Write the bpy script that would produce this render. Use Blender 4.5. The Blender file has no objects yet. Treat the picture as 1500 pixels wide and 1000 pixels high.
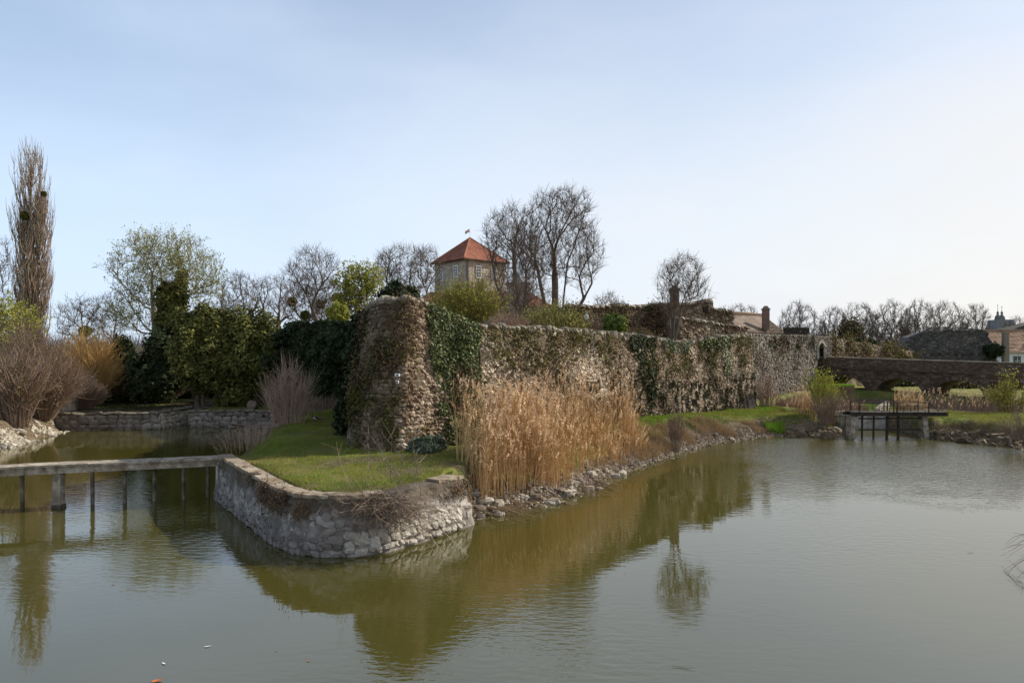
import bpy, math, random
import numpy as np
random.seed(7); np.random.seed(7)
rng = np.random.default_rng(11)
S = bpy.context.scene
COL = S.collection
PI = math.pi

# ------------------------------------------------------------ camera, sky, sun, exposure
H = 5.0
cd = bpy.data.cameras.new('camera'); cam = bpy.data.objects.new('camera', cd); COL.objects.link(cam)
cam.location = (0, 0, H); cam.rotation_euler = (PI/2, 0, 0)
cd.lens = 24; cd.sensor_width = 36; cd.shift_y = 0.0067; cd.clip_start = .1; cd.clip_end = 8000
S.camera = cam
SUN_AZ = math.radians(22)      # from +X towards +Y
SUN_EL = math.radians(33)
sdir = (math.cos(SUN_AZ)*math.cos(SUN_EL), math.sin(SUN_AZ)*math.cos(SUN_EL), math.sin(SUN_EL))
ld = bpy.data.lights.new('sun', 'SUN'); sun = bpy.data.objects.new('sun', ld); COL.objects.link(sun)
ld.energy = 5.0; ld.angle = math.radians(.6); ld.color = (1, .93, .82)
from mathutils import Vector, Matrix
sun.rotation_euler = Vector(sdir).to_track_quat('Z', 'Y').to_euler()
S.view_settings.view_transform = 'Standard'; S.view_settings.look = 'None'
S.view_settings.exposure = 0.33; S.view_settings.gamma = 1
S.view_settings.use_curve_mapping = False
W = bpy.data.worlds.new('World'); S.world = W; W.use_nodes = True
nt = W.node_tree; nt.nodes.clear()
def N(t, k, **kw):
    n = t.nodes.new(k)
    for a, b in kw.items(): setattr(n, a, b)
    return n
wo = N(nt, 'ShaderNodeOutputWorld'); bg = N(nt, 'ShaderNodeBackground')
sky = N(nt, 'ShaderNodeTexSky', sky_type='NISHITA', sun_disc=False)
sky.sun_elevation = SUN_EL; sky.sun_rotation = PI/2 - SUN_AZ
sky.altitude = 100; sky.air_density = 1.0; sky.dust_density = .5; sky.ozone_density = 1.0
tc = N(nt, 'ShaderNodeTexCoord'); mp = N(nt, 'ShaderNodeMapping'); mp.inputs['Scale'].default_value = (1.0, 1.0, 2.6)
mp.inputs['Rotation'].default_value = (0, .25, .3)
n1 = N(nt, 'ShaderNodeTexNoise'); n1.inputs['Scale'].default_value = 1.7; n1.inputs['Detail'].default_value = 6; n1.inputs['Roughness'].default_value = .5
cr = N(nt, 'ShaderNodeValToRGB'); cr.color_ramp.elements[0].position = .42; cr.color_ramp.elements[1].position = .66
cr.color_ramp.elements[0].color = (.24, .24, .24, 1); cr.color_ramp.elements[1].color = (.46, .46, .46, 1)
mx = N(nt, 'ShaderNodeMix', data_type='RGBA'); mx.inputs['B'].default_value = (6.9, 7.1, 7.3, 1)
nt.links.new(tc.outputs['Generated'], mp.inputs['Vector']); nt.links.new(mp.outputs[0], n1.inputs['Vector'])
nt.links.new(n1.outputs[0], cr.inputs[0]); pass
sp = N(nt, 'ShaderNodeSeparateXYZ'); nt.links.new(tc.outputs['Generated'], sp.inputs[0])
hz = N(nt, 'ShaderNodeMapRange', interpolation_type='SMOOTHSTEP'); hz.inputs[1].default_value = -.02; hz.inputs[2].default_value = .55; hz.inputs[3].default_value = .6; hz.inputs[4].default_value = .0
nt.links.new(sp.outputs[2], hz.inputs[0])
# the veil is thicker on the sunward side
sx = N(nt, 'ShaderNodeMapRange'); sx.inputs[1].default_value = -.6; sx.inputs[2].default_value = .9; sx.inputs[3].default_value = .0; sx.inputs[4].default_value = .12
nt.links.new(sp.outputs[0], sx.inputs[0])
a1 = N(nt, 'ShaderNodeMath', operation='ADD'); a2 = N(nt, 'ShaderNodeMath', operation='ADD', use_clamp=True)
nt.links.new(hz.outputs[0], a1.inputs[0]); nt.links.new(sx.outputs[0], a1.inputs[1]); nt.links.new(a1.outputs[0], a2.inputs[0]); nt.links.new(cr.outputs[0], a2.inputs[1])
nt.links.new(a2.outputs[0], mx.inputs['Factor'])
vc = N(nt, 'ShaderNodeMix', data_type='RGBA'); vc.inputs['A'].default_value = (4.5, 5.5, 6.9, 1); vc.inputs['B'].default_value = (5.6, 5.55, 5.5, 1)
sx2 = N(nt, 'ShaderNodeMapRange'); sx2.inputs[1].default_value = -.5; sx2.inputs[2].default_value = .55; nt.links.new(sp.outputs[0], sx2.inputs[0]); nt.links.new(sx2.outputs[0], vc.inputs['Factor']); nt.links.new(vc.outputs['Result'], mx.inputs['B'])
nt.links.new(sky.outputs[0], mx.inputs['A']); nt.links.new(mx.outputs['Result'], bg.inputs['Color'])
bg.inputs['Strength'].default_value = .13
nt.links.new(bg.outputs[0], wo.inputs['Surface'])
S.render.engine = 'CYCLES'

def pt(px, py, Y):            # a point at depth Y seen along the photograph's ray
    return np.array(((px-750)/1000*Y, Y, H-(py-510)/1000*Y))
def gx(px, Y): return (px-750)/1000*Y

# ------------------------------------------------------------ materials
MATS = {}
def mat(name, cols, scale=3.0, rough=.9, bump=.3, bscale=None, isl=0.0, big=0.0, detail=5, spec=.3, trans=0.0, metal=0.0, stretch=None, bdist=.03):
    """cols: list of (pos, rgb); noise drives the ramp; isl = weight of the random value per piece"""
    if name in MATS: return MATS[name]
    m = bpy.data.materials.new(name); m.use_nodes = True; t = m.node_tree; b = t.nodes['Principled BSDF']
    L = t.links.new
    tc = N(t, 'ShaderNodeTexCoord'); no = N(t, 'ShaderNodeTexNoise'); no.inputs['Scale'].default_value = scale; no.inputs['Detail'].default_value = detail
    no.inputs['Roughness'].default_value = .6
    src = tc.outputs['Object']
    if stretch:
        mp = N(t, 'ShaderNodeMapping'); mp.inputs['Scale'].default_value = stretch; L(src, mp.inputs[0]); src = mp.outputs[0]
    L(src, no.inputs['Vector'])
    mr = N(t, 'ShaderNodeMapRange'); mr.inputs[1].default_value = .28; mr.inputs[2].default_value = .72
    L(no.outputs[0], mr.inputs[0])
    fac = mr.outputs[0]
    if isl > 0:
        g = N(t, 'ShaderNodeNewGeometry'); oi = N(t, 'ShaderNodeObjectInfo')
        ad = N(t, 'ShaderNodeMath', operation='ADD'); fr = N(t, 'ShaderNodeMath', operation='FRACT')
        L(g.outputs['Random Per Island'], ad.inputs[0]); L(oi.outputs['Random'], ad.inputs[1]); L(ad.outputs[0], fr.inputs[0])
        mm = N(t, 'ShaderNodeMix', data_type='FLOAT'); mm.inputs[0].default_value = isl
        L(fac, mm.inputs[2]); L(fr.outputs[0], mm.inputs[3]); fac = mm.outputs[0]
    if big > 0:
        nb = N(t, 'ShaderNodeTexNoise'); nb.inputs['Scale'].default_value = .35; nb.inputs['Detail'].default_value = 4; L(tc.outputs['Object'], nb.inputs['Vector'])
        mb_ = N(t, 'ShaderNodeMapRange'); mb_.inputs[1].default_value = .35; mb_.inputs[2].default_value = .65; mb_.inputs[3].default_value = -big; mb_.inputs[4].default_value = big; L(nb.outputs[0], mb_.inputs[0])
        ab = N(t, 'ShaderNodeMath', operation='ADD', use_clamp=True); L(fac, ab.inputs[0]); L(mb_.outputs[0], ab.inputs[1]); fac = ab.outputs[0]
    r = N(t, 'ShaderNodeValToRGB'); e = r.color_ramp.elements
    while len(e) < len(cols): e.new(.5)
    for i, (p, c) in enumerate(cols): e[i].position = p; e[i].color = (*c, 1)
    L(fac, r.inputs[0]); L(r.outputs[0], b.inputs['Base Color'])
    b.inputs['Roughness'].default_value = rough; b.inputs['Specular IOR Level'].default_value = spec; b.inputs['Metallic'].default_value = metal
    if bump > 0:
        n2 = N(t, 'ShaderNodeTexNoise'); n2.inputs['Scale'].default_value = bscale or scale*6; n2.inputs['Detail'].default_value = 6; n2.inputs['Roughness'].default_value = .7
        L(src, n2.inputs['Vector'])
        bu = N(t, 'ShaderNodeBump'); bu.inputs['Strength'].default_value = bump; bu.inputs['Distance'].default_value = bdist
        L(n2.outputs[0], bu.inputs['Height']); L(bu.outputs[0], b.inputs['Normal'])
    if trans > 0:
        tr = N(t, 'ShaderNodeBsdfTranslucent'); L(r.outputs[0], tr.inputs['Color']); ms = N(t, 'ShaderNodeMixShader'); ms.inputs[0].default_value = trans
        L(b.outputs[0], ms.inputs[1]); L(tr.outputs[0], ms.inputs[2]); L(ms.outputs[0], t.nodes['Material Output'].inputs['Surface'])
    MATS[name] = m; return m
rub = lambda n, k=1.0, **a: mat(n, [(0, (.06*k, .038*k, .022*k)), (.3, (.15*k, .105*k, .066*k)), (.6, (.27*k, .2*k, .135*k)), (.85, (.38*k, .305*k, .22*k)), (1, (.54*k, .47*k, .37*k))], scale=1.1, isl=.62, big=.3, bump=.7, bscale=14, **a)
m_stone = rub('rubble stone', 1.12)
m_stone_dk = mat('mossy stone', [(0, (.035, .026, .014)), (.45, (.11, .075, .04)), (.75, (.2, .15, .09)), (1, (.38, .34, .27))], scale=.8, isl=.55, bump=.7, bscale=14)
m_mortar = mat('dirty mortar', [(0, (.04, .03, .018)), (.5, (.12, .09, .055)), (1, (.25, .2, .14))], scale=2.2, bump=1, bscale=9, bdist=.12)
m_greystone = mat('grey stone', [(0, (.1, .082, .062)), (.5, (.19, .16, .125)), (1, (.32, .285, .235))], scale=.9, isl=.6, bump=.6, bscale=10)
m_cap = mat('cap stone', [(0, (.09, .07, .045)), (.5, (.23, .19, .135)), (1, (.42, .37, .28))], scale=2.5, isl=.5, bump=.6, bscale=20)
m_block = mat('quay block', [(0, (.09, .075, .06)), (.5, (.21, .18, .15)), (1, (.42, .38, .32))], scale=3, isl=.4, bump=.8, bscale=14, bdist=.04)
m_brick = mat('old brick', [(0, (.045, .03, .02)), (.45, (.1, .068, .045)), (.8, (.17, .12, .085)), (1, (.36, .31, .26))], scale=.7, isl=.55, bump=.6, bscale=12)
m_chimney = mat('chimney brick', [(0, (.1, .06, .045)), (1, (.26, .17, .12))], scale=3, bump=.6, bscale=14, isl=.3)
m_brickflat = mat('brick core', [(0, (.045, .03, .02)), (.6, (.095, .066, .045)), (1, (.18, .14, .1))], scale=1.5, bump=.8, bscale=9, stretch=(1, 1, 3))
m_concrete = mat('weathered concrete', [(0, (.14, .12, .09)), (.35, (.30, .27, .21)), (.7, (.44, .41, .35)), (1, (.58, .55, .48))], scale=2.0, bump=.5, bscale=30)
m_concdark = mat('stained concrete', [(0, (.04, .033, .022)), (.5, (.12, .1, .07)), (1, (.3, .27, .21))], scale=2.6, bump=.5, bscale=25)
m_tile = mat('orange roof tile', [(0, (.2, .075, .05)), (.5, (.34, .135, .085)), (1, (.46, .21, .135))], scale=.8, isl=.4, bump=.4, bscale=8)
m_oldtile = mat('old brown roof tile', [(0, (.07, .05, .036)), (.5, (.16, .115, .083)), (1, (.3, .225, .165))], scale=1.2, isl=.5, bump=.5, bscale=8)
m_orangeold = mat('pale orange roof tile', [(0, (.2, .12, .07)), (.5, (.36, .225, .14)), (1, (.5, .34, .22))], scale=1.2, isl=.4, bump=.4, bscale=8)
m_tower = mat('tower rubble masonry', [(0, (.22, .18, .135)), (.5, (.38, .33, .25)), (1, (.52, .46, .37))], scale=2.2, isl=.4, bump=.7, bscale=6)
m_white = mat('white paint', [(0, (.68, .68, .66)), (1, (.8, .8, .78))], scale=2, bump=.1)
m_red = mat('red cloth', [(0, (.5, .02, .03)), (1, (.6, .03, .04))], bump=0)
m_green = mat('green cloth', [(0, (.02, .12, .05)), (1, (.03, .15, .06))], bump=0)
m_glass = mat('dark window glass', [(0, (.03, .04, .055)), (1, (.06, .075, .1))], rough=.12, bump=0, spec=.6)
m_darkwood = mat('dark wood', [(0, (.02, .016, .012)), (1, (.07, .055, .04))], scale=4, bump=.4, bscale=18)
m_iron = mat('rusty iron', [(0, (.025, .018, .014)), (.6, (.06, .04, .028)), (1, (.13, .07, .04))], scale=6, bump=.2, rough=.7)
m_bark = mat('grey brown bark', [(0, (.07, .052, .038)), (.6, (.14, .108, .08)), (1, (.24, .2, .155))], scale=2.5, bump=.7, bscale=12, stretch=(1, 1, .25))
m_twig = mat('fine twigs', [(0, (.09, .062, .044)), (1, (.19, .145, .108))], scale=1.2, bump=0, isl=.3)
m_twigdark = mat('dark fine twigs', [(0, (.06, .045, .035)), (1, (.13, .10, .078))], scale=1.2, bump=0, isl=.3)
m_poplar = mat('poplar twigs', [(0, (.22, .155, .105)), (1, (.5, .38, .28))], scale=1, bump=0, isl=.3)
m_plane = mat('pale plane bark', [(0, (.16, .13, .08)), (1, (.46, .41, .32))], scale=1.5, bump=.2)
m_willow = mat('orange willow rods', [(0, (.28, .16, .05)), (1, (.56, .38, .15))], scale=1, bump=0, isl=.4)
m_purple = mat('purple brown rods', [(0, (.13, .082, .055)), (1, (.34, .24, .17))], scale=1, bump=0, isl=.5)
m_pinkrod = mat('pale pinkish rods', [(0, (.25, .16, .11)), (1, (.46, .33, .25))], scale=1, bump=0, isl=.5)
m_yellowleaf = mat('fresh yellow green leaves', [(0, (.19, .21, .03)), (1, (.38, .36, .07))], scale=1, bump=0, isl=.6, trans=.35)
m_budleaf = mat('pale green buds', [(0, (.2, .21, .05)), (1, (.42, .4, .14))], scale=.6, bump=0, isl=.5, trans=.35)
m_thuja = mat('thuja foliage', [(0, (.03, .04, .01)), (.5, (.1, .105, .022)), (1, (.25, .225, .06))], scale=.7, bump=0, isl=.5, trans=.15)
m_thujadk = mat('dark thuja foliage', [(0, (.012, .02, .007)), (1, (.04, .055, .016))], scale=.7, bump=0, isl=.5, trans=.1)
m_ivy = mat('ivy leaves', [(0, (.014, .028, .008)), (.55, (.06, .085, .02)), (1, (.27, .28, .1))], scale=1.2, bump=0, isl=.75, rough=.6, spec=.2, trans=.12)
m_moss = mat('moss and weeds', [(0, (.03, .03, .006)), (.5, (.1, .09, .015)), (1, (.2, .16, .03))], scale=1.2, bump=0, isl=.6, trans=.2)
m_weeddk = mat('dark weed tufts', [(0, (.014, .014, .006)), (.6, (.04, .04, .012)), (1, (.1, .09, .03))], scale=1.2, bump=0, isl=.6, trans=.15)
m_dryroot = mat('dry hanging roots', [(0, (.07, .04, .022)), (1, (.22, .14, .08))], scale=1.2, bump=0, isl=.6)
m_mistle = mat('mistletoe', [(0, (.06, .07, .015)), (1, (.16, .15, .035))], scale=1, bump=0, isl=.6, trans=.2)
m_grass = mat('grass blades', [(0, (.1, .12, .016)), (.5, (.2, .215, .034)), (1, (.38, .33, .1))], scale=.9, bump=0, isl=.45, trans=.3)
m_lushgrass = mat('lush grass blades', [(0, (.10, .2, .015)), (1, (.2, .32, .03))], scale=.9, bump=0, isl=.5, trans=.3)
m_drygrass = mat('dry grass blades', [(0, (.2, .13, .06)), (1, (.46, .33, .18))], scale=.9, bump=0, isl=.5, trans=.2)
m_reed = mat('reed stems', [(0, (.26, .13, .045)), (.4, (.5, .29, .11)), (1, (.8, .62, .36))], scale=.8, bump=0, isl=.65, trans=.1)
m_plume = mat('reed plumes', [(0, (.5, .32, .17)), (1, (.85, .64, .42))], scale=1, bump=0, isl=.6, trans=.25)
m_silver = mat('silvery green leaves', [(0, (.03, .045, .022)), (1, (.22, .26, .17))], scale=4, bump=0, isl=.6, trans=.1)
m_rock = mat('shore rock', [(0, (.07, .05, .035)), (.5, (.19, .145, .105)), (1, (.5, .44, .36))], scale=3, isl=.6, bump=.5, bscale=20)
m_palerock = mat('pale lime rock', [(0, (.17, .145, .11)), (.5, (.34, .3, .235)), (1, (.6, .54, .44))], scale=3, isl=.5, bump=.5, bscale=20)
m_church = mat('hazy grey church stone', [(0, (.12, .12, .13)), (1, (.24, .23, .24))], scale=1, bump=.1)  # distance haze is put into this bluish grey
m_slate = mat('grey roof slate', [(0, (.12, .11, .11)), (1, (.22, .2, .19))], scale=1, bump=.1)
m_black = mat('black feathers', [(0, (.01, .01, .012)), (1, (.02, .02, .025))], bump=0, rough=.5)
m_farwood = mat('far bare wood', [(0, (.08, .066, .056)), (1, (.17, .14, .115))], scale=.3, bump=0, isl=.4)
m_leafor = mat('dead orange leaf', [(0, (.4, .1, .03)), (1, (.5, .16, .05))], bump=0)

def ground_mat():
    m = bpy.data.materials.new('ground'); m.use_nodes = True; t = m.node_tree; b = t.nodes['Principled BSDF']; L = t.links.new
    tc = N(t, 'ShaderNodeTexCoord'); ge = N(t, 'ShaderNodeAttribute', attribute_name='bare', attribute_type='GEOMETRY')
    n1 = N(t, 'ShaderNodeTexNoise'); n1.inputs['Scale'].default_value = .55; n1.inputs['Detail'].default_value = 8; n1.inputs['Roughness'].default_value = .65
    n2 = N(t, 'ShaderNodeTexNoise'); n2.inputs['Scale'].default_value = 6; n2.inputs['Detail'].default_value = 8; n2.inputs['Roughness'].default_value = .7
    L(tc.outputs['Object'], n1.inputs[0]); L(tc.outputs['Object'], n2.inputs[0])
    g = N(t, 'ShaderNodeValToRGB'); e = g.color_ramp.elements; e.new(.5); e.new(.6)
    for i, (p, c) in enumerate([(.3, (.06, .08, .014)), (.48, (.12, .14, .024)), (.58, (.19, .18, .045)), (.72, (.27, .22, .1))]): e[i].position = p; e[i].color = (*c, 1)
    d = N(t, 'ShaderNodeValToRGB'); e = d.color_ramp.elements; e.new(.5)
    for i, (p, c) in enumerate([(.3, (.045, .032, .02)), (.5, (.12, .09, .055)), (.72, (.27, .21, .14))]): e[i].position = p; e[i].color = (*c, 1)
    L(n1.outputs[0], g.inputs[0]); L(n2.outputs[0], d.inputs[0])
    s = N(t, 'ShaderNodeMath', operation='MULTIPLY_ADD'); s.inputs[1].default_value = .9; L(n2.outputs[0], s.inputs[0]); L(ge.outputs['Fac'], s.inputs[2])
    r = N(t, 'ShaderNodeMapRange'); r.inputs[1].default_value = .75; r.inputs[2].default_value = 1.05; L(s.outputs[0], r.inputs[0])
    x = N(t, 'ShaderNodeMix', data_type='RGBA'); L(r.outputs[0], x.inputs['Factor']); L(g.outputs[0], x.inputs['A']); L(d.outputs[0], x.inputs['B'])
    L(x.outputs['Result'], b.inputs['Base Color']); b.inputs['Roughness'].default_value = .95; b.inputs['Specular IOR Level'].default_value = .15
    bu = N(t, 'ShaderNodeBump'); bu.inputs['Strength'].default_value = .8; bu.inputs['Distance'].default_value = .12; L(n2.outputs[0], bu.inputs['Height']); L(bu.outputs[0], b.inputs['Normal'])
    return m
def water_mat():
    m = bpy.data.materials.new('lake water'); m.use_nodes = True; t = m.node_tree; b = t.nodes['Principled BSDF']; L = t.links.new
    b.inputs['Base Color'].default_value = (.06, .053, .011, 1); b.inputs['Roughness'].default_value = .02; b.inputs['IOR'].default_value = 2.1
    b.inputs['Specular IOR Level'].default_value = .5
    tc = N(t, 'ShaderNodeTexCoord')
    big = N(t, 'ShaderNodeTexNoise'); big.inputs['Scale'].default_value = .13; big.inputs['Detail'].default_value = 2; L(tc.outputs['Object'], big.inputs[0])
    mr = N(t, 'ShaderNodeMapRange'); mr.inputs[1].default_value = .42; mr.inputs[2].default_value = .62; mr.inputs[3].default_value = .04; mr.inputs[4].default_value = .55; L(big.outputs[0], mr.inputs[0])
    mp = N(t, 'ShaderNodeMapping'); mp.inputs['Scale'].default_value = (1.0, 2.2, 1); mp.inputs['Rotation'].default_value = (0, 0, .25); L(tc.outputs['Object'], mp.inputs[0])
    a = N(t, 'ShaderNodeTexNoise'); a.inputs['Scale'].default_value = 3.2; a.inputs['Detail'].default_value = 3; a.inputs['Roughness'].default_value = .5; L(mp.outputs[0], a.inputs[0])
    bu = N(t, 'ShaderNodeBump'); bu.inputs['Distance'].default_value = .012; L(a.outputs[0], bu.inputs['Height']); 
    vd = N(t, 'ShaderNodeVectorMath', operation='DISTANCE'); vd.inputs[1].default_value = (19, 31, 0); L(tc.outputs['Object'], vd.inputs[0])      # a breeze ruffles the water off the dam
    n0 = N(t, 'ShaderNodeTexNoise'); n0.inputs['Scale'].default_value = .5; n0.inputs['Detail'].default_value = 4; L(tc.outputs['Object'], n0.inputs[0])
    ma = N(t, 'ShaderNodeMath', operation='MULTIPLY_ADD'); ma.inputs[1].default_value = 7; L(n0.outputs[0], ma.inputs[0]); L(vd.outputs['Value'], ma.inputs[2])
    wm = N(t, 'ShaderNodeMapRange', interpolation_type='SMOOTHSTEP'); wm.inputs[1].default_value = 15.5; wm.inputs[2].default_value = 8; wm.inputs[3].default_value = 0; wm.inputs[4].default_value = 2.6; L(ma.outputs[0], wm.inputs[0])
    sw = N(t, 'ShaderNodeMath', operation='ADD'); L(mr.outputs[0], sw.inputs[0]); L(wm.outputs[0], sw.inputs[1]); ds = N(t, 'ShaderNodeMath', operation='MULTIPLY'); ds.inputs[1].default_value = .016; L(sw.outputs[0], ds.inputs[0])
    L(ds.outputs[0], bu.inputs['Distance']); bu.inputs['Strength'].default_value = 1
    c = N(t, 'ShaderNodeTexNoise'); c.inputs['Scale'].default_value = .8; c.inputs['Detail'].default_value = 2; L(mp.outputs[0], c.inputs[0])
    b2 = N(t, 'ShaderNodeBump'); b2.inputs['Distance'].default_value = .02; b2.inputs['Strength'].default_value = .1; L(c.outputs[0], b2.inputs['Height']); L(bu.outputs[0], b2.inputs['Normal'])
    L(b2.outputs[0], b.inputs['Normal'])
    return m

# ------------------------------------------------------------ mesh helpers
def link(o, parent=None):
    COL.objects.link(o)
    if parent is not None: o.parent = parent
    return o
def mk(name, V, F, m, parent=None, smooth=False):
    """V (n,3); F: array (k,3|4) or list of such arrays"""
    V = np.asarray(V, dtype=np.float32).reshape(-1, 3)
    Fs = F if isinstance(F, list) and len(F) and isinstance(F[0], np.ndarray) else [np.asarray(F)]
    Fs = [f for f in Fs if len(f)]
    me = bpy.data.meshes.new(name)
    me.vertices.add(len(V)); me.vertices.foreach_set('co', V.ravel())
    nl = sum(f.size for f in Fs); np_ = sum(len(f) for f in Fs)
    me.loops.add(nl); me.polygons.add(np_)
    li = np.concatenate([f.ravel() for f in Fs]).astype(np.int32); me.loops.foreach_set('vertex_index', li)
    tot = np.concatenate([np.full(len(f), f.shape[1], dtype=np.int32) for f in Fs])
    st = np.concatenate([[0], np.cumsum(tot)[:-1]]).astype(np.int32)
    me.polygons.foreach_set('loop_start', st)
    try: me.polygons.foreach_set('loop_total', tot)
    except Exception: pass
    me.polygons.foreach_set('use_smooth', np.full(np_, smooth, dtype=bool))
    me.update(calc_edges=True); me.validate()
    me.materials.append(m)
    return link(bpy.data.objects.new(name, me), parent)
def tag(o, label=None, cat=None, group=None, kind=None):
    if label: o['label'] = label
    if cat: o['category'] = cat
    if group: o['group'] = group
    if kind: o['kind'] = kind
    return o
def thing(name, label, cat, loc=(0, 0, 0), group=None):
    """Empty at the base of the thing; parts are meshed in world coordinates and shifted to it"""
    o = bpy.data.objects.new(name, None); o.location = tuple(float(v) for v in loc); o.empty_display_size = .3; COL.objects.link(o)
    return tag(o, label, cat, group)
def part(name, V, F, m, t, smooth=False, stuff=False, label=None):
    V = np.asarray(V, dtype=float).reshape(-1, 3)
    off = np.array(t.location); p = t.parent
    while p is not None: off = off + np.array(p.location); p = p.parent
    o = mk(name, V-off, F, m, t, smooth)
    if stuff: o['kind'] = 'stuff'
    if label: o['label'] = label
    return o
def mesh_of(t, name, label=None, cat=None): pass

class MB:
    def __init__(s): s.V = []; s.F = {}; s.n = 0
    def add(s, V, F):
        V = np.asarray(V, dtype=float).reshape(-1, 3); F = np.asarray(F, dtype=np.int64)
        s.V.append(V); s.F.setdefault(F.shape[1], []).append(F+s.n); s.n += len(V)
    def get(s): return np.concatenate(s.V), [np.concatenate(f) for f in s.F.values()]
    def box(s, c, sz, rz=0.0, dx=None, taper=1.0):
        x, y, z = [v/2 for v in sz]
        V = np.array([(-x, -y, -z), (x, -y, -z), (x, y, -z), (-x, y, -z), (-x*taper, -y*taper, z), (x*taper, -y*taper, z), (x*taper, y*taper, z), (-x*taper, y*taper, z)])
        c_, s_ = math.cos(rz), math.sin(rz)
        V = V@np.array([[c_, s_, 0], [-s_, c_, 0], [0, 0, 1]])
        s.add(V+np.asarray(c, dtype=float), [(0, 3, 2, 1), (4, 5, 6, 7), (0, 1, 5, 4), (1, 2, 6, 5), (2, 3, 7, 6), (3, 0, 4, 7)]); return s
    def beam(s, a, b, w, h):
        a = np.asarray(a, float); b = np.asarray(b, float); d = b-a; L = np.linalg.norm(d); d /= L
        up = np.array((0, 0, 1.)) if abs(d[2]) < .95 else np.array((0, 1., 0))
        r = np.cross(d, up); r /= np.linalg.norm(r); u = np.cross(r, d)
        V = [p+r*sx*w/2+u*sz*h/2 for p in (a, b) for sx, sz in ((-1, -1), (1, -1), (1, 1), (-1, 1))]
        s.add(V, [(0, 1, 2, 3), (7, 6, 5, 4), (0, 4, 5, 1), (1, 5, 6, 2), (2, 6, 7, 3), (3, 7, 4, 0)]); return s
    def slab(s, poly, z0, z1):      # convex polygon prism; z0/z1 scalar or arrays
        P = np.asarray(poly, float); n = len(P); z0 = np.broadcast_to(z0, n); z1 = np.broadcast_to(z1, n)
        V = np.concatenate([np.c_[P, z0], np.c_[P, z1]])
        i = np.arange(n); j = (i+1) % n
        s.add(V, np.c_[i, j, j+n, i+n]); s.add(V, np.array([list(i+n)])); s.add(V, np.array([list(i[::-1])])); return s
    def revolve(s, c, prof, k=12):
        prof = np.asarray(prof, float); a = np.arange(k)*2*PI/k
        V = np.array([(c[0]+r*math.cos(t), c[1]+r*math.sin(t), c[2]+z) for r, z in prof for t in a])
        F = [(i*k+j, i*k+(j+1) % k, (i+1)*k+(j+1) % k, (i+1)*k+j) for i in range(len(prof)-1) for j in range(k)]
        s.add(V, F); return s
def mbpart(name, mb, m, t, **k):
    V, F = mb.get(); return part(name, V, F, m, t, **k)

# numpy value noise
def _h(i, j, k):
    n = (i*374761393+j*668265263+k*2147483647 % 1000003+k*1274126177) & 0x7fffffff
    n = ((n ^ (n >> 13))*1274126177) & 0x7fffffff
    return ((n ^ (n >> 16)) & 0xffff)/65535.0
def vn(P, sc=1.0):
    P = np.asarray(P, float)*sc+1000.0; I = np.floor(P).astype(np.int64); f = P-I; f = f*f*(3-2*f)
    r = 0
    for a in (0, 1):
        for b in (0, 1):
            for c in (0, 1):
                w = (f[:, 0] if a else 1-f[:, 0])*(f[:, 1] if b else 1-f[:, 1])*(f[:, 2] if c else 1-f[:, 2])
                r = r+w*_h(I[:, 0]+a, I[:, 1]+b, I[:, 2]+c)
    return r*2-1
def fbm(P, sc=1.0, o=3): return sum(vn(P, sc*2**i)*.5**i for i in range(o))

class Tubes:
    def __init__(s): s.g = {}
    def add(s, P, R, sides=3): s.g.setdefault((len(P), sides), []).append((P, R))
    def addmany(s, P, R, sides=3):   # P (m,n,3) R (m,n)
        if len(P): s.g.setdefault((P.shape[1], sides), []).append((P, R))
    def get(s):
        Vs = []; Fs = []; off = 0
        for (n, k), L in s.g.items():
            P = np.concatenate([np.asarray(p).reshape(-1, n, 3) for p, r in L]); R = np.concatenate([np.asarray(r).reshape(-1, n) for p, r in L])
            m = len(P); T = np.gradient(P, axis=1); T /= np.linalg.norm(T, axis=2, keepdims=True)+1e-9
            A = np.where(np.abs(T[..., 2:3]) > .9, np.array((1., 0, 0)), np.array((0, 0, 1.)))
            U = np.cross(T, A); U /= np.linalg.norm(U, axis=2, keepdims=True)+1e-9
            if n > 2:       # keep frames of one tube consistent
                U0 = U[:, :1]; U = U0-(U0*T).sum(2, keepdims=True)*T; U /= np.linalg.norm(U, axis=2, keepdims=True)+1e-9
            B = np.cross(T, U); a = np.arange(k)*2*PI/k
            V = P[:, :, None]+R[:, :, None, None]*(U[:, :, None]*np.cos(a)[None, None, :, None]+B[:, :, None]*np.sin(a)[None, None, :, None])
            Vs.append(V.reshape(-1, 3))
            i = np.arange(m)[:, None, None]*n*k+np.arange(n-1)[None, :, None]*k; j = np.arange(k)[None, None]; j2 = (j+1) % k
            F = np.stack([i+j, i+j2, i+k+j2, i+k+j], -1).reshape(-1, 4); Fs.append(F+off); off += m*n*k
        return np.concatenate(Vs), np.concatenate(Fs)

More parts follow.
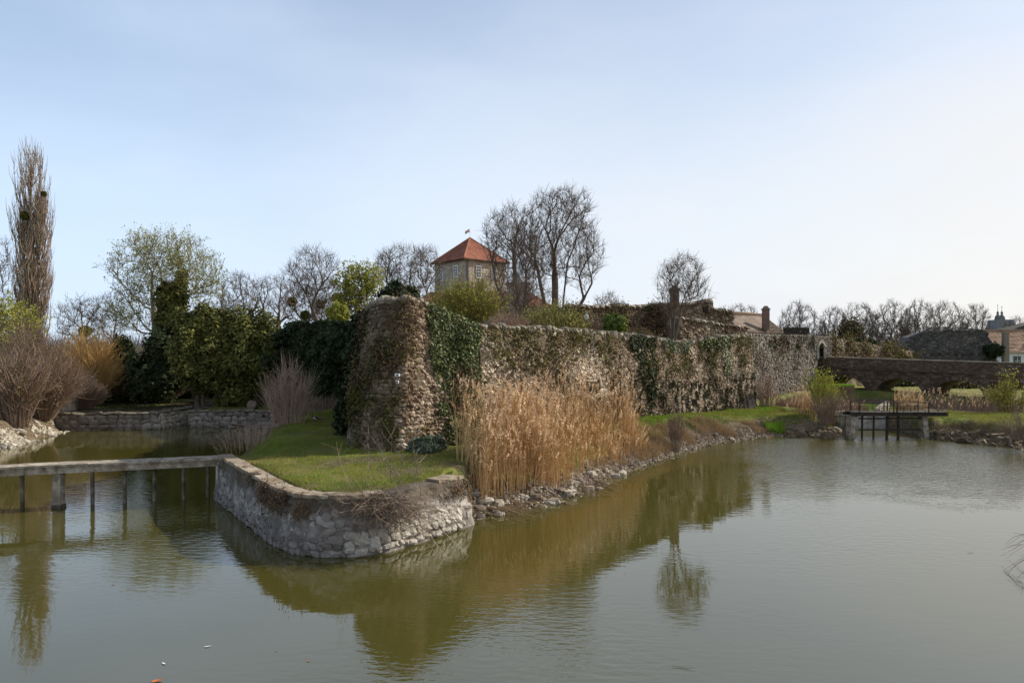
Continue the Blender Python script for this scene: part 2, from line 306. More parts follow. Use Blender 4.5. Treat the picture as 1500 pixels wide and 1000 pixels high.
def leaves(P, size, nrm=None, spread=1.0, aspect=1.6, r=rng, tri=False):
    """one small quad (or triangle) per point, facing about nrm"""
    n = len(P); q = r.normal(size=(n, 3))
    if nrm is not None: q = nrm+q*spread*.5
    q /= np.linalg.norm(q, axis=1, keepdims=True)
    a = np.cross(q, r.normal(size=(n, 3))); a /= np.linalg.norm(a, axis=1, keepdims=True)+1e-9; b = np.cross(q, a)
    s = (size*r.uniform(.6, 1.35, n))[:, None]/2
    if tri:
        V = np.stack([P-a*s*.5, P+a*s*.5, P+b*s*2], 1); return V.reshape(-1, 3), np.arange(n*3).reshape(-1, 3)
    V = np.stack([P-b*s*aspect, P+a*s, P+b*s*aspect, P-a*s], 1)
    return V.reshape(-1, 3), np.arange(n*4).reshape(-1, 4)
def blades(P, h, w, lean=.4, r=rng, dirn=None):
    n = len(P); t = r.uniform(0, 2*PI, n); hh = h*r.uniform(.5, 1.3, n)
    d = np.c_[np.cos(t), np.sin(t), np.zeros(n)]
    l = r.normal(size=(n, 3))*lean; l[:, 2] = 1
    if dirn is not None: l = l+dirn
    l /= np.linalg.norm(l, axis=1, keepdims=True)
    V = np.stack([P-d*w/2, P+d*w/2, P+l*hh[:, None]], 1)
    return V.reshape(-1, 3), np.arange(n*3).reshape(-1, 3)

# stone chunk template: 26 vertices, 24 quads
def chunk_templates(k=10):
    idx = {}; V = []; F = []
    def vid(p):
        if p not in idx: idx[p] = len(V); V.append(p)
        return idx[p]
    for ax in range(3):
        for sg in (-1, 1):
            o = [a for a in range(3) if a != ax]
            for i in (-1, 0):
                for j in (-1, 0):
                    q = []
                    for di, dj in ((0, 0), (1, 0), (1, 1), (0, 1)):
                        p = [0, 0, 0]; p[ax] = sg; p[o[0]] = i+di; p[o[1]] = j+dj; q.append(vid(tuple(p)))
                    if (sg < 0) == (ax != 1): q = q[::-1]
                    F.append(q)
    V = np.array(V, float); F = np.array(F); out = []
    r = np.random.default_rng(5)
    for _ in range(k):
        L = np.linalg.norm(V, axis=1, keepdims=True); W_ = V/L**(.45+.25*r.random()); W_ = W_+r.normal(size=V.shape)*.11
        out.append(W_*.5/.82)
    return out, F
CT, CF = chunk_templates()
def chunks(pos, sz, R, r=rng):
    """pos (n,3), sz (n,3), R (n,3,3) rows = local axes -> joined mesh"""
    n = len(pos); k = r.integers(0, len(CT), n); T = np.stack(CT)[k]*sz[:, None, :]
    V = np.einsum('nvi,nij->nvj', T, R)+pos[:, None]
    F = CF[None]+np.arange(n)[:, None, None]*26
    return V.reshape(-1, 3), F.reshape(-1, 4)
def basis(t, u, n): return np.stack([t, n, u], 1)

CHUNK_MESH = {}
def chunk_object(name, pos, sz, Rm, m, parent, k=None):
    """one stone as an object that shares its mesh with alike stones"""
    k = random.randrange(len(CT)) if k is None else k
    key = (k, m.name)
    if key not in CHUNK_MESH:
        me = bpy.data.meshes.new(name); me.from_pydata([tuple(v) for v in CT[k]], [], [tuple(int(i) for i in f) for f in CF]); me.materials.append(m); CHUNK_MESH[key] = me
    o = bpy.data.objects.new(name, CHUNK_MESH[key])
    off = np.array(parent.location) if parent is not None else np.zeros(3)
    M = Matrix([[Rm[0][i]*sz[0], Rm[1][i]*sz[1], Rm[2][i]*sz[2], pos[i]-off[i]] for i in range(3)]+[[0, 0, 0, 1]])
    COL.objects.link(o)
    if parent is not None: o.parent = parent
    o.matrix_local = M
    return o
CUBE_MESH = {}

# ------------------------------------------------------------ polylines and the terrain
WATER = np.array([(-90, -40), (-90, 22), (-45, 28), (-33, 31.5), (-25.9, 34.6), (-26.4, 39), (-27.5, 41.8), (-21.7, 42.3), (-21.5, 52), (-20.3, 52), (-20.6, 43.3),
                  (-16, 43.8), (-14.6, 42), (-12.4, 31), (-11.0, 26), (-9.95, 22.7), (-5.75, 16.95), (-4.6, 16.35), (-3.1, 16.6), (-1.35, 18.95), (-1.0, 20.3),
                  (-.2, 21), (1.1, 21.9), (2.4, 23.6), (3.3, 25.6), (5.4, 28.6), (8.2, 32.9), (10.6, 35.6), (13.2, 37.6), (15.6, 39), (19.1, 38.4), (19.1, 43.6), (23.2, 43.6),
                  (23.2, 37.9), (25.9, 34.5), (24.5, 28), (19.5, 20), (13.8, 13.5), (12, 6), (12, -40)], float)
MOAT = np.array([(17.6, 47.2), (20.5, 44.2), (31, 42), (60, 41), (60, 30), (80, 30), (80, 60), (44, 44), (28.5, 60.5), (26.5, 59), (18.6, 51.6)], float)
CASTLE = np.array([(-5.6, 27.2), (-4.3, 25.6), (-2.9, 25.7), (-1.0, 27.1), (16.2, 46.9), (18.0, 52.4), (26.6, 60.8), (38, 68.5), (60, 100), (70, 170), (-70, 170), (-55, 90), (-16.0, 47), (-9.0, 41.2), (-6.6, 30)], float)
def sdist(poly, X, Y):
    """negative inside"""
    d = np.full(X.shape, 1e9); ins = np.zeros(X.shape, bool); n = len(poly)
    for i in range(n):
        a = poly[i]; b = poly[(i+1) % n]; e = b-a; L = (e**2).sum()
        t = np.clip(((X-a[0])*e[0]+(Y-a[1])*e[1])/L, 0, 1)
        d = np.minimum(d, np.hypot(X-a[0]-t*e[0], Y-a[1]-t*e[1]))
        c = (a[1] > Y) != (b[1] > Y)
        xi = a[0]+(Y-a[1])/((b[1]-a[1]) if b[1] != a[1] else 1e-9)*e[0]
        ins ^= c & (X < xi)
    return np.where(ins, -d, d)
def sm(x): x = np.clip(x, 0, 1); return x*x*(3-2*x)
def hgt(X, Y, full=False):
    X = np.asarray(X, float); Y = np.asarray(Y, float); P = np.stack([X.ravel(), Y.ravel(), 0*X.ravel()], 1)
    n1 = fbm(P, .25, 3).reshape(X.shape); n2 = fbm(P, 1.3, 2).reshape(X.shape)
    d = sdist(WATER, X, Y)
    L = 1.4-.37*sm((X-7)/8)*sm((60-Y)/10)
    L = np.where(X < -11, 1.4-.35*sm((Y-33)/7), L)
    L = L+.9*sm((Y-75)/80)
    w = np.where((X < -1.35) & (X > -10.5) & (Y < 23.2), .35, 2.1)
    w = np.where((X < -14) & (Y > 40.5), .4, w)
    w = np.where((X > 18.0) & (X < 24.6) & (Y < 46) & (Y > 39), .35, w)
    w = np.where((X < -24) & (Y < 40.5), 1.2, w)
    w = np.where((X > 4) & (X < 19) & (Y > 28), 2.0, w)
    w = w*(1+.25*n2*(w > .9))
    off_ = np.where(w < .38, .34, np.where(w < .5, .2, 0.0)); t = np.clip((d-off_)/w, 0, 1); z = L*t**.8-(off_ > 0)*(t == 0)*.5
    z = z+(.05*n1+.035*n2)*sm(d/1.2)
    z = np.where(d < 0, np.maximum(-.9, d*.9)-.03, z)
    dm = sdist(MOAT, X, Y); z = np.where(d > .4, z+(.55-z)*sm((-dm)/.7), z)
    dc = sdist(CASTLE, X, Y); k = sm((-dc-.35)/.5)
    zc = 4.9+.35*n1+2.2*sm((-dc-3)/16)
    z = z+(zc-z)*k
    if full: return z, d, dc, dm
    return z
def axis(lo, hi, st, out):
    a = list(np.arange(lo, hi, st)); s = st; x = hi
    while x < out: a.append(x); s *= 1.22; x += s
    a.append(out); s = st; x = lo-st; b = []
    while x > -out: b.append(x); s *= 1.22; x -= s
    b.append(-out); return np.array(b[::-1]+a)
ax_ = axis(-32, 36, .28, 4000); ay_ = axis(14, 62, .28, 4000)
GX, GY = np.meshgrid(ax_, ay_); GZ, Gd, Gc, Gm = hgt(GX, GY, True)
ny, nx = GX.shape; ii = (np.arange(ny-1)[:, None]*nx+np.arange(nx-1)[None]).ravel()
ground = mk('ground', np.stack([GX.ravel(), GY.ravel(), GZ.ravel()], 1), np.stack([ii, ii+1, ii+nx+1, ii+nx], 1), ground_mat(), smooth=True)
tag(ground, kind='structure')
bare = np.zeros(GX.shape); bare += 1.0*(GZ < .62); bare = np.maximum(bare, sm((-Gc+.6)/1.0)*.75); bare = np.maximum(bare, .35*(Gm < .3))
bare = np.where((GX < -13) & (Gd < 2.5), .8, bare); bare = np.where((GX > 4) & (Gd > 0) & (Gd < 1.7) & (GX < 18), np.maximum(bare, .55), bare)
PQ = np.stack([GX.ravel(), GY.ravel(), GX.ravel()*0], 1); bare = np.maximum(bare, np.where((GZ > .5), .32+.42*fbm(PQ, .9, 4).reshape(GX.shape), 0)*((GX > -12) & (GX < 20) & (GY < 46))); at = ground.data.attributes.new('bare', 'FLOAT', 'POINT'); at.data.foreach_set('value', bare.ravel().astype(np.float32))
wv = np.array([(-90, -40, 0), (40, -40, 0), (40, 52, 0), (-90, 52, 0)], float)
tag(mk('lake_water', wv, np.array([[0, 1, 2, 3]]), water_mat()), kind='structure')

def top_stain(m, z0, z1, col):
    t = m.node_tree; L = t.links.new; b = t.nodes['Principled BSDF']; src = b.inputs['Base Color'].links[0].from_socket
    g = N(t, 'ShaderNodeNewGeometry'); sp_ = N(t, 'ShaderNodeSeparateXYZ'); L(g.outputs['Position'], sp_.inputs[0]); n_ = N(t, 'ShaderNodeTexNoise'); n_.inputs['Scale'].default_value = 1.7; n_.inputs['Detail'].default_value = 8; n_.inputs['Roughness'].default_value = .75; L(g.outputs['Position'], n_.inputs[0])
    m_ = N(t, 'ShaderNodeMath', operation='MULTIPLY_ADD'); m_.inputs[1].default_value = 1.6; L(n_.outputs[0], m_.inputs[0]); L(sp_.outputs[2], m_.inputs[2])
    r_ = N(t, 'ShaderNodeMapRange', interpolation_type='SMOOTHSTEP'); r_.inputs[1].default_value = z0+.8; r_.inputs[2].default_value = z1+.8; r_.inputs[4].default_value = .85; L(m_.outputs[0], r_.inputs[0])
    x = N(t, 'ShaderNodeMix', data_type='RGBA'); x.inputs['B'].default_value = (*col, 1); L(r_.outputs[0], x.inputs['Factor']); L(src, x.inputs['A']); L(x.outputs['Result'], b.inputs['Base Color'])
# ------------------------------------------------------------ walls of rubble
class Surf:
    """ruled surface between a bottom and a top polyline; u = metres along the bottom, v = 0..1"""
    def __init__(s, B, T):
        s.B = np.asarray(B, float); s.T = np.asarray(T, float); s.u = np.r_[0, np.cumsum(np.linalg.norm(np.diff(s.B[:, :2], axis=0), axis=1))]; s.L = s.u[-1]
    def bt(s, u): return np.stack([np.interp(u, s.u, s.B[:, i]) for i in range(3)], -1), np.stack([np.interp(u, s.u, s.T[:, i]) for i in range(3)], -1)
    def P(s, u, v): b, t = s.bt(u); return b+(t-b)*v[..., None]
    def frame(s, u, v):
        e = .15; b0, t0 = s.bt(np.clip(u-e, 0, s.L)); b1, t1 = s.bt(np.clip(u+e, 0, s.L))
        t = (b1-b0)*(1-v[..., None])+(t1-t0)*v[..., None]; t /= np.linalg.norm(t, axis=-1, keepdims=True)
        b, T = s.bt(u); up = T-b; up /= np.linalg.norm(up, axis=-1, keepdims=True)
        n = np.cross(t, up); n /= np.linalg.norm(n, axis=-1, keepdims=True); up = np.cross(n, t)
        return t, up, n
    def h(s, u): b, t = s.bt(u); return np.linalg.norm(t-b, axis=-1)
def wall_body(sf, thick, m, t, amp=.06, st=.16, name='wall_core', sc=1.5):
    nu = max(4, int(sf.L/st)); U = np.linspace(0, sf.L, nu); nv = max(4, int(sf.h(U).max()/st)); Vv = np.linspace(0, 1, nv)
    uu, vv = np.meshgrid(U, Vv, indexing='ij'); P = sf.P(uu, vv); _, _, n = sf.frame(uu, vv)
    q = P.reshape(-1, 3); dn = (fbm(q, sc, 3)*amp).reshape(P.shape[:2]); P = P+n*dn[..., None]
    nh = n[:, -1:].copy(); nh[..., 2] = 0; nh /= np.linalg.norm(nh, axis=-1, keepdims=True)
    topb = P[:, -1:]-nh*thick; bot = topb.copy(); bot[..., 2] = P[:, :1, 2]-.1
    G = np.concatenate([P, topb, bot], 1); a, b = G.shape[:2]
    i = (np.arange(a-1)[:, None]*b+np.arange(b-1)[None]).ravel()
    F4 = np.stack([i, i+b, i+b+1, i+1], 1)
    e0 = np.arange(b)[::-1][None]; e1 = (np.arange(b)+(a-1)*b)[None]
    return part(name, G.reshape(-1, 3), [F4, e0, e1], m, t, smooth=False)
def rub_pts(sf, rh, rw, u0=0, u1=None, v0=0, v1=1, r=rng):
    u1 = u1 or sf.L; out = []
    hm = sf.h(np.array([u0, (u0+u1)/2, u1])).max(); nr = int(hm*(v1-v0)/rh)
    for k in range(nr):
        v = v0+(k+.5)/nr*(v1-v0); u = u0+r.uniform(0, rw)
        while u < u1:
            w = rw*r.uniform(.6, 1.5); out.append((u+w/2, v+r.normal()*.12/nr, w, rh*r.uniform(.75, 1.25))); u += w
    a = np.array(out); a = a[(a[:, 0] < u1) & (a[:, 1] > v0) & (a[:, 1] < v1)]
    return a
def place(sf, a, proud=.03, depth=.16, r=rng, tilt=.16):
    t, u, n = sf.frame(a[:, 0], np.clip(a[:, 1], 0, 1)); P = sf.P(a[:, 0], a[:, 1])
    an = r.normal(size=len(a))*tilt; c = np.cos(an)[:, None]; s_ = np.sin(an)[:, None]
    t2 = t*c+u*s_; u2 = u*c-t*s_
    P = P+n*(r.normal(size=len(a))*proud*.6-depth*.5+proud*1.6)[:, None]
    sz = np.c_[a[:, 2]*.93, np.full(len(a), depth)*r.uniform(.8, 1.3, len(a)), a[:, 3]*.9]
    return P, sz, basis(t2, u2, n)
def rubble(sf, a, m, t, name='rubble', proud=.03, depth=.16, tilt=.16):
    P, sz, R = place(sf, a, proud, depth, tilt=tilt); V, F = chunks(P, sz, R)
    return part(name, V, F, m, t, stuff=True)
def capstones(sf, m, t, w=.3, h=.2, d=.45, u0=0, u1=None, name='cap_stone', lift=0, back=.15):
    u = u0; u1 = u1 or sf.L
    while u < u1-w*.4:
        ww = w*random.uniform(.65, 1.35); uc = np.array([u+ww/2]); T, U, n = [x[0] for x in sf.frame(uc, np.array([1.]))]
        n = np.array((n[0], n[1], 0)); n /= np.linalg.norm(n); T = np.array((T[0], T[1], T[2])); up = np.cross(n, T); up *= np.sign(up[2])
        hh = h*random.uniform(.7, 1.3); p = sf.P(uc, np.array([1.]))[0]-n*back+np.array((0, 0, hh*.3+lift))
        an = random.gauss(0, .12); T2 = T*math.cos(an)+up*math.sin(an); U2 = up*math.cos(an)-T*math.sin(an)
        chunk_object(name, p, (ww*.98, d*random.uniform(.8, 1.2), hh), (T2, n, U2), m, t); u += ww
def tufts(sf, n, m, t, name, mask=None, size=.16, per=14, hang=-.3, u0=0, u1=None, v0=0, v1=1, r=rng, leaf=.05, spread=.13):
    u = r.uniform(u0, u1 or sf.L, n*6); v = r.uniform(v0, v1, n*6); P = sf.P(u, v)
    k = fbm(P, .55, 3); w = k > np.quantile(k, .5)
    if mask is not None: w &= mask(u, v)
    u = u[w][:n]; v = v[w][:n]; P = sf.P(u, v); T, U, N_ = sf.frame(u, v)
    s = r.uniform(.5, 1.5, len(P))
    Q = (P[:, None]+r.normal(size=(len(P), per, 3))*spread*s[:, None, None]*np.array((1, 1, 1.5))+N_[:, None]*.07*r.random((len(P), per, 1))).reshape(-1, 3)
    Q = Q+np.repeat(N_, per, 0)*.02
    V, F = leaves(Q, leaf, np.repeat(N_, per, 0)+np.array((0, 0, .3)), 1.6, aspect=2.2)
    return part(name, V, F, m, t, stuff=True)
def ivy_on(sf, n, mask, t, m=None, name='foliage', leaf=.09, bulge=.25, seed=3):
    r = np.random.default_rng(seed); u = r.uniform(0, sf.L, n); v = r.uniform(0, 1.03, n); w = mask(u, v); u = u[w]; v = v[w]
    P = sf.P(u, v); T, U, N_ = sf.frame(u, np.clip(v, 0, 1)); b = np.clip(fbm(P, 1.1, 3)*.7+.45, 0, 1.2)
    P = P+N_*(.04+bulge*b*np.sqrt(r.random(len(u))))[:, None]+r.normal(size=P.shape)*.02
    V, F = leaves(P, leaf, N_+np.array((0, 0, .35)), 1.1, aspect=1.15, r=r)
    return part(name, V, F, m or m_ivy, t, stuff=True)

# bastion: battered corner tower of the castle wall
Bb = [(-15.6, 46.5, .9), (-11.8, 43.6, 1.2), (-9.4, 40.6, 1.2), (-6.7, 27.8, 1.2), (-6.05, 25.4, 1.2), (-5.1, 24.1, 1.2), (-3.9, 23.55, 1.2), (-2.75, 24.85, 1.2), (-1.25, 26.4, 1.2)]
Bt = [(-15.2, 47.0, 6.6), (-11.4, 44.0, 6.6), (-9.0, 40.9, 6.4), (-5.9, 27.9, 6.3), (-5.35, 26.1, 6.62), (-4.7, 25.15, 6.7), (-3.75, 24.85, 6.7), (-3.25, 25.55, 6.6), (-1.3, 26.85, 5.8)]
sfB = Surf(Bb[3:], Bt[3:]); sfL = Surf(Bb[:4], Bt[:4])
tb = thing('bastion', 'battered rubble stone corner bastion rising from the lawn, shaded left and sunlit right', 'castle tower', (-4, 25, 1.3))
wall_body(sfB, 1.6, m_mortar, tb, amp=.10)
a = rub_pts(sfB, .135, .2); P0 = sfB.P(a[:, 0], a[:, 1])
ivy_u = lambda u, v: u > (4.75-.35*v+.0*u)
uL = sfB.u
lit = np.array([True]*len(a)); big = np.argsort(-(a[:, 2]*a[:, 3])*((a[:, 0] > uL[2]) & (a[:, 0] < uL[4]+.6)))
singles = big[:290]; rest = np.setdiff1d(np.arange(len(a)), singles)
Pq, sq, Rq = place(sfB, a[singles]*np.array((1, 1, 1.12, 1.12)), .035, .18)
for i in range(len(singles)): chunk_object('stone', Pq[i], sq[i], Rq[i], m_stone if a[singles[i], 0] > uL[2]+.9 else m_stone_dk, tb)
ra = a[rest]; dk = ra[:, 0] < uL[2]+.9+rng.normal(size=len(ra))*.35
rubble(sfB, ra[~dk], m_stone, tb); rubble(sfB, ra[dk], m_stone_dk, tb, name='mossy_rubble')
capstones(sfB, m_cap, tb, w=.3, h=.22, d=.5, u0=.3, u1=uL[4]+.4)
tufts(sfB, 200, m_moss, tb, 'moss_tufts', mask=lambda u, v: (u < uL[2]+1.3) | (rng.random(len(u)) < .12), leaf=.055, u1=uL[5]-.3, per=22)
tufts(sfB, 150, m_weeddk, tb, 'weed_tufts', mask=lambda u, v: (u < uL[2]+1.0), leaf=.06, u1=uL[5]-.8, per=26)
tufts(sfB, 340, m_dryroot, tb, 'dry_creepers', mask=lambda u, v: (u < uL[3]+.6) & (v > .35), leaf=.045, per=24, spread=.16)
# thin fill behind the bastion top
# wall running back from it, all under ivy
tl = thing('ivy_covered_wall', 'castle wall wholly covered in dark ivy, running back from the bastion beside the thujas', 'wall', (-9.5, 33.5, 1.2))
wall_body(sfL, 1.2, m_mortar, tl, amp=.15, st=.35)
ivy_on(sfL, 42000, lambda u, v: np.ones(len(u), bool), tl, m=m_thujadk, name='ivy', leaf=.17, bulge=.8, seed=8)

# curtain wall
Cb = [(-1.25, 26.3, 1.2), (2.3, 30.0, 1.2), (6.6, 35.0, 1.1), (10.3, 39.4, .9), (13.5, 43.1, .85), (16.7, 46.6, .8), (18.4, 52.2, .5)]
Ct = [(-1.3, 26.75, 5.80), (2.2, 30.5, 5.72), (6.4, 35.4, 5.55), (10.1, 39.8, 5.2), (13.3, 43.5, 5.62), (16.4, 46.9, 5.75), (18.2, 52.4, 5.9)]
sfC = Surf(Cb, Ct)
tcw = thing('curtain_wall', 'long rubble curtain wall receding from the bastion behind the reeds', 'wall', (8, 37, 1))
wall_body(sfC, 1.0, m_mortar, tcw, amp=.10, st=.22)
m_stoneC = rub('mossy topped rubble stone', 1.22); top_stain(m_stoneC, 4.6, 5.5, (.1, .075, .03))
a = rub_pts(sfC, .1, .145, u1=sfC.u[5]); rubble(sfC, a, m_stoneC, tcw, depth=.12, proud=.025, tilt=.22)
# a coat of bigger, paler stones standing proud
a = rub_pts(sfC, .2, .26, u1=sfC.u[5]); a = a[rng.random(len(a)) < .05]; rubble(sfC, a, m_cap, tcw, name='pale_rubble', proud=.05, tilt=.5)
capstones(sfC, m_cap, tcw, w=.27, h=.24, d=.42, u1=sfC.u[5])
tufts(sfC, 230, m_moss, tcw, 'moss_tufts', mask=lambda u, v: (v > .6), leaf=.07, per=22, u1=sfC.u[5])
tufts(sfC, 190, m_weeddk, tcw, 'weed_tufts', leaf=.07, per=22, mask=lambda u, v: rng.random(len(u)) < .8, u1=sfC.u[5])
tufts(sfC, 200, m_dryroot, tcw, 'dry_creepers', leaf=.06, per=22, spread=.2, u1=sfC.u[5])
# putlog holes and dark drip weeds along the foot of the wall
hm = MB(); r_ = random.Random(3)
for _ in range(85):
    u = np.array([r_.uniform(7, sfC.u[5]-.4)]); v = np.array([r_.choice([.1, .2, .3, .42])+r_.gauss(0, .02)]); p = sfC.P(u, v)[0]; T, U, n = [x[0] for x in sfC.frame(u, v)]
    hm.beam(p-U*.16+n*.07, p+U*.16+n*.07, .12, .05)
mbpart('putlog_holes', hm, m_darkwood, tcw, stuff=True)
r_ = np.random.default_rng(12); n = 330; u = r_.uniform(5, sfC.u[5], n); v = r_.choice([.12, .24, .36, .5], n)+r_.normal(size=n)*.025; P = sfC.P(u, v); T, U, N_ = sfC.frame(u, v)
ln = r_.random((n, 26, 1)); Q = P[:, None]+T[:, None]*r_.normal(size=(n, 26, 1))*.05-U[:, None]*ln*.45+N_[:, None]*(.05+.07*r_.random((n, 26, 1)))
V, F = leaves(Q.reshape(-1, 3), .055, np.repeat(N_, 26, 0), 1.5, aspect=2.2); part('hanging_weeds', V, F, m_weeddk, tcw, stuff=True)
ti = thing('ivy', 'broad sheet of glossy ivy hanging down the right side of the bastion', 'ivy', (-2, 25.5, 1.3))
ivy_on(sfB, 30000, lambda u, v: (u > uL[4]-.18+(1-v)*.6+.12*np.sin(v*17)) & (v > .04+.0*u), ti, leaf=.085, bulge=.3)
tufts(sfB, 130, m_dryroot, ti, 'dry_stems', mask=lambda u, v: (v > .25) & (v < .8), u0=uL[4]+.7, u1=uL[5]-.2, leaf=.05, per=30, spread=.16)
def blob(cx, cy, rx, ry, wob=.3): return lambda u, v: ((u-cx)/rx)**2+((v-cy)/ry)**2 < 1+wob*np.sin(u*5.1+v*9)+wob*.6*np.sin(v*23-u*3)
iv = [('ivy tongue spilling over the curtain wall left of the small wall tree', lambda u, v: (np.abs(u-(12.2+(1-v)*.9)) < .15+1.5*np.clip(v-.15, 0, 1)**1.0) & (v > .18), 14000, m_thujadk),
      ('grey green ivy cushion at the foot of the small tree on the wall', blob(16.2, 1.0, 1.6, .12), 9000, m_silver),
      ('ivy clump drooping from the curtain wall crest near its right end', blob(21.6, .95, 2.6, .1), 11000, m_ivy),
      ('round dark ivy patch hanging lowest on the far part of the curtain wall', blob(23.0, .7, .8, .2), 6000, m_ivy)]
for lb, f, n, mm in iv:
    t = thing('ivy', lb, 'ivy', (8, 37, 1)); ivy_on(sfC, n*3, f, t, m=mm, leaf=.12, bulge=.35, seed=n)

# moat side wall to the gate
Db = [(18.3, 51.6, .4), (22.5, 56.2, .4), (26.9, 60.4, .4)]; Dt = [(18.2, 51.9, 6.1), (22.3, 56.5, 6.1), (26.7, 60.6, 6.2)]
sfD = Surf(Db, Dt); t = thing('moat_wall', 'greyish rubble wall between the curtain wall corner and the arched gate', 'wall', (22.5, 56.3, .4))
wall_body(sfD, 1.0, m_mortar, t, amp=.08, st=.3); rubble(sfD, rub_pts(sfD, .17, .24), m_greystone, t, proud=.04, tilt=.25)
tufts(sfD, 160, m_weeddk, t, 'weed_tufts', mask=lambda u, v: v > .8, leaf=.07, per=30, spread=.14, v1=.97)
tufts(sfD, 90, m_dryroot, t, 'dry_creepers', mask=lambda u, v: v > .5, leaf=.06, per=30, spread=.16, v1=.97)

# gate wall with the arched opening
gA = np.array((26.8, 60.6)); gB = np.array((29.3, 62.5)); gd = (gB-gA)/np.linalg.norm(gB-gA); gn = np.array((gd[1], -gd[0]))
def gp(s, z, o=0.0): q = gA+gd*s+gn*o; return np.array((q[0], q[1], z))
t = thing('gate_wall', 'stone wall pierced by the arched castle gate at the bridge end', 'wall', (*gA, 4))
mb = MB(); s0, s1 = .62, 1.62; zt = 5.85; zg = 4.05; zs = 5.0; rad = (s1-s0)/2
ss = sorted(set([0, .3, s0-1e-6] + list(np.linspace(s0, s1, 13)) + [s1+1e-6, 2.2, 3.14])); prev = None
for i in range(len(ss)-1):
    a_, b_ = ss[i], ss[i+1]; mid = (a_+b_)/2
    f = lambda x: (zs+math.sqrt(max(0, rad**2-(x-(s0+s1)/2)**2))) if s0 <= mid <= s1 else 0
    za, zb = f(a_), f(b_)
    V = [gp(a_, za, o) for o in (0, -.7)]+[gp(b_, zb, o) for o in (0, -.7)]+[gp(a_, 6.1, o) for o in (0, -.7)]+[gp(b_, 6.1, o) for o in (0, -.7)]
    mb.add(V, [(0, 2, 6, 4), (1, 5, 7, 3), (0, 1, 3, 2), (4, 6, 7, 5)])
mbpart('wall_core', mb, m_greystone, t)
ga = []
for _ in range(230):
    s = random.uniform(.05, 3.1); z = random.uniform(4.1, 6.05)
    if s0-.15 < s < s1+.15 and z < zs+rad+.15: continue
    ga.append((*gp(s, z, .0), random.uniform(.15, .3), .14, random.uniform(.1, .17)))
ga = np.array(ga); n_ = len(ga); R_ = np.repeat(np.array([[(*gd, 0), (*gn, 0), (0, 0, 1)]], float), n_, 0); V, F = chunks(ga[:, :3], ga[:, 3:6], R_); part('rubble', V, F, m_greystone, t, stuff=True)
tg = thing('gate_arch', 'pale stone surround of the small arched castle gate', 'gate', (*gp(1.12, 4.05), ))
ang = np.linspace(0, PI, 10)
for i in range(9):
    am = (ang[i]+ang[i+1])/2; c = gp((s0+s1)/2-math.cos(am)*(rad+.09), zs+math.sin(am)*(rad+.09), .06)
    tv = np.array((gd[0]*math.sin(am), gd[1]*math.sin(am), math.cos(am))); rv = np.cross(tv, np.array((*gn, 0)))
    m2 = MB(); m2.beam(c-tv*.098, c+tv*.098, .2, .2); mbpart('voussoir', m2, m_white if 0 else m_palerock, tg)
for s_ in (s0-.09, s1+.09):
    for k in range(3): m2 = MB(); m2.beam(gp(s_, 4.05+k*.31, .06), gp(s_, 4.05+k*.31+.29, .06), .2, .2); mbpart('jamb_stone', m2, m_palerock, tg)
m2 = MB(); m2.beam(gp(1.12, 4.6, -.45), gp(1.12, 4.6, -.47), .95, 1.3); mbpart('gate_door', m2, m_glass, tg)
for s_ in (.86, 1.12, 1.38): m2 = MB(); m2.beam(gp(s_, 4.05, -.38), gp(s_, 5.3, -.38), .04, .04); mbpart('gate_bar', m2, m_iron, tg)
o = MB(); o.beam(gp(1.98, 5.18, .05), gp(1.98, 5.5, .05), .2, .03); ts = thing('gate_sign', 'small white and pink sign on the wall right of the gate arch', 'sign', gp(1.98, 5.3, .05)); mbpart('sign_panel', o, m_white, ts)
o = MB(); o.beam(gp(1.98, 5.26, .075), gp(1.98, 5.4, .075), .12, .012); mbpart('sign_emblem', o, mat('faded pink', [(0, (.5, .2, .15)), (1, (.6, .3, .2))], bump=0), ts)
# castle wall right of the gate, beyond the bridge
Eb = [(29.3, 62.5, 3.6), (33, 66, 3.6), (38.5, 70, 3.6), (44, 74, 3.4)]; Et = [(29.2, 62.7, 6.0), (32.9, 66.2, 5.7), (38.4, 70.2, 5.1), (44, 74.2, 4.6)]
sfE = Surf(Eb, Et); t = thing('castle_wall', 'low broken castle wall behind the bridge right of the gate', 'wall', (36, 68, 3.6))
wall_body(sfE, .8, m_mortar, t, amp=.12, st=.35); rubble(sfE, rub_pts(sfE, .17, .26), m_stone, t, tilt=.3)
tufts(sfE, 130, m_moss, t, 'moss_tufts', mask=lambda u, v: v > .5, leaf=.12, per=18, spread=.3)
tufts(sfE, 260, m_dryroot, t, 'dry_creepers', leaf=.1, per=18, spread=.3)
m_hall = mat('backlit dark hall stone', [(0, (.04, .037, .036)), (.5, (.085, .078, .072)), (1, (.2, .185, .165))], scale=.8, isl=.5, bump=.6, bscale=10)  # backlit shading of the hall is put into this dark grey
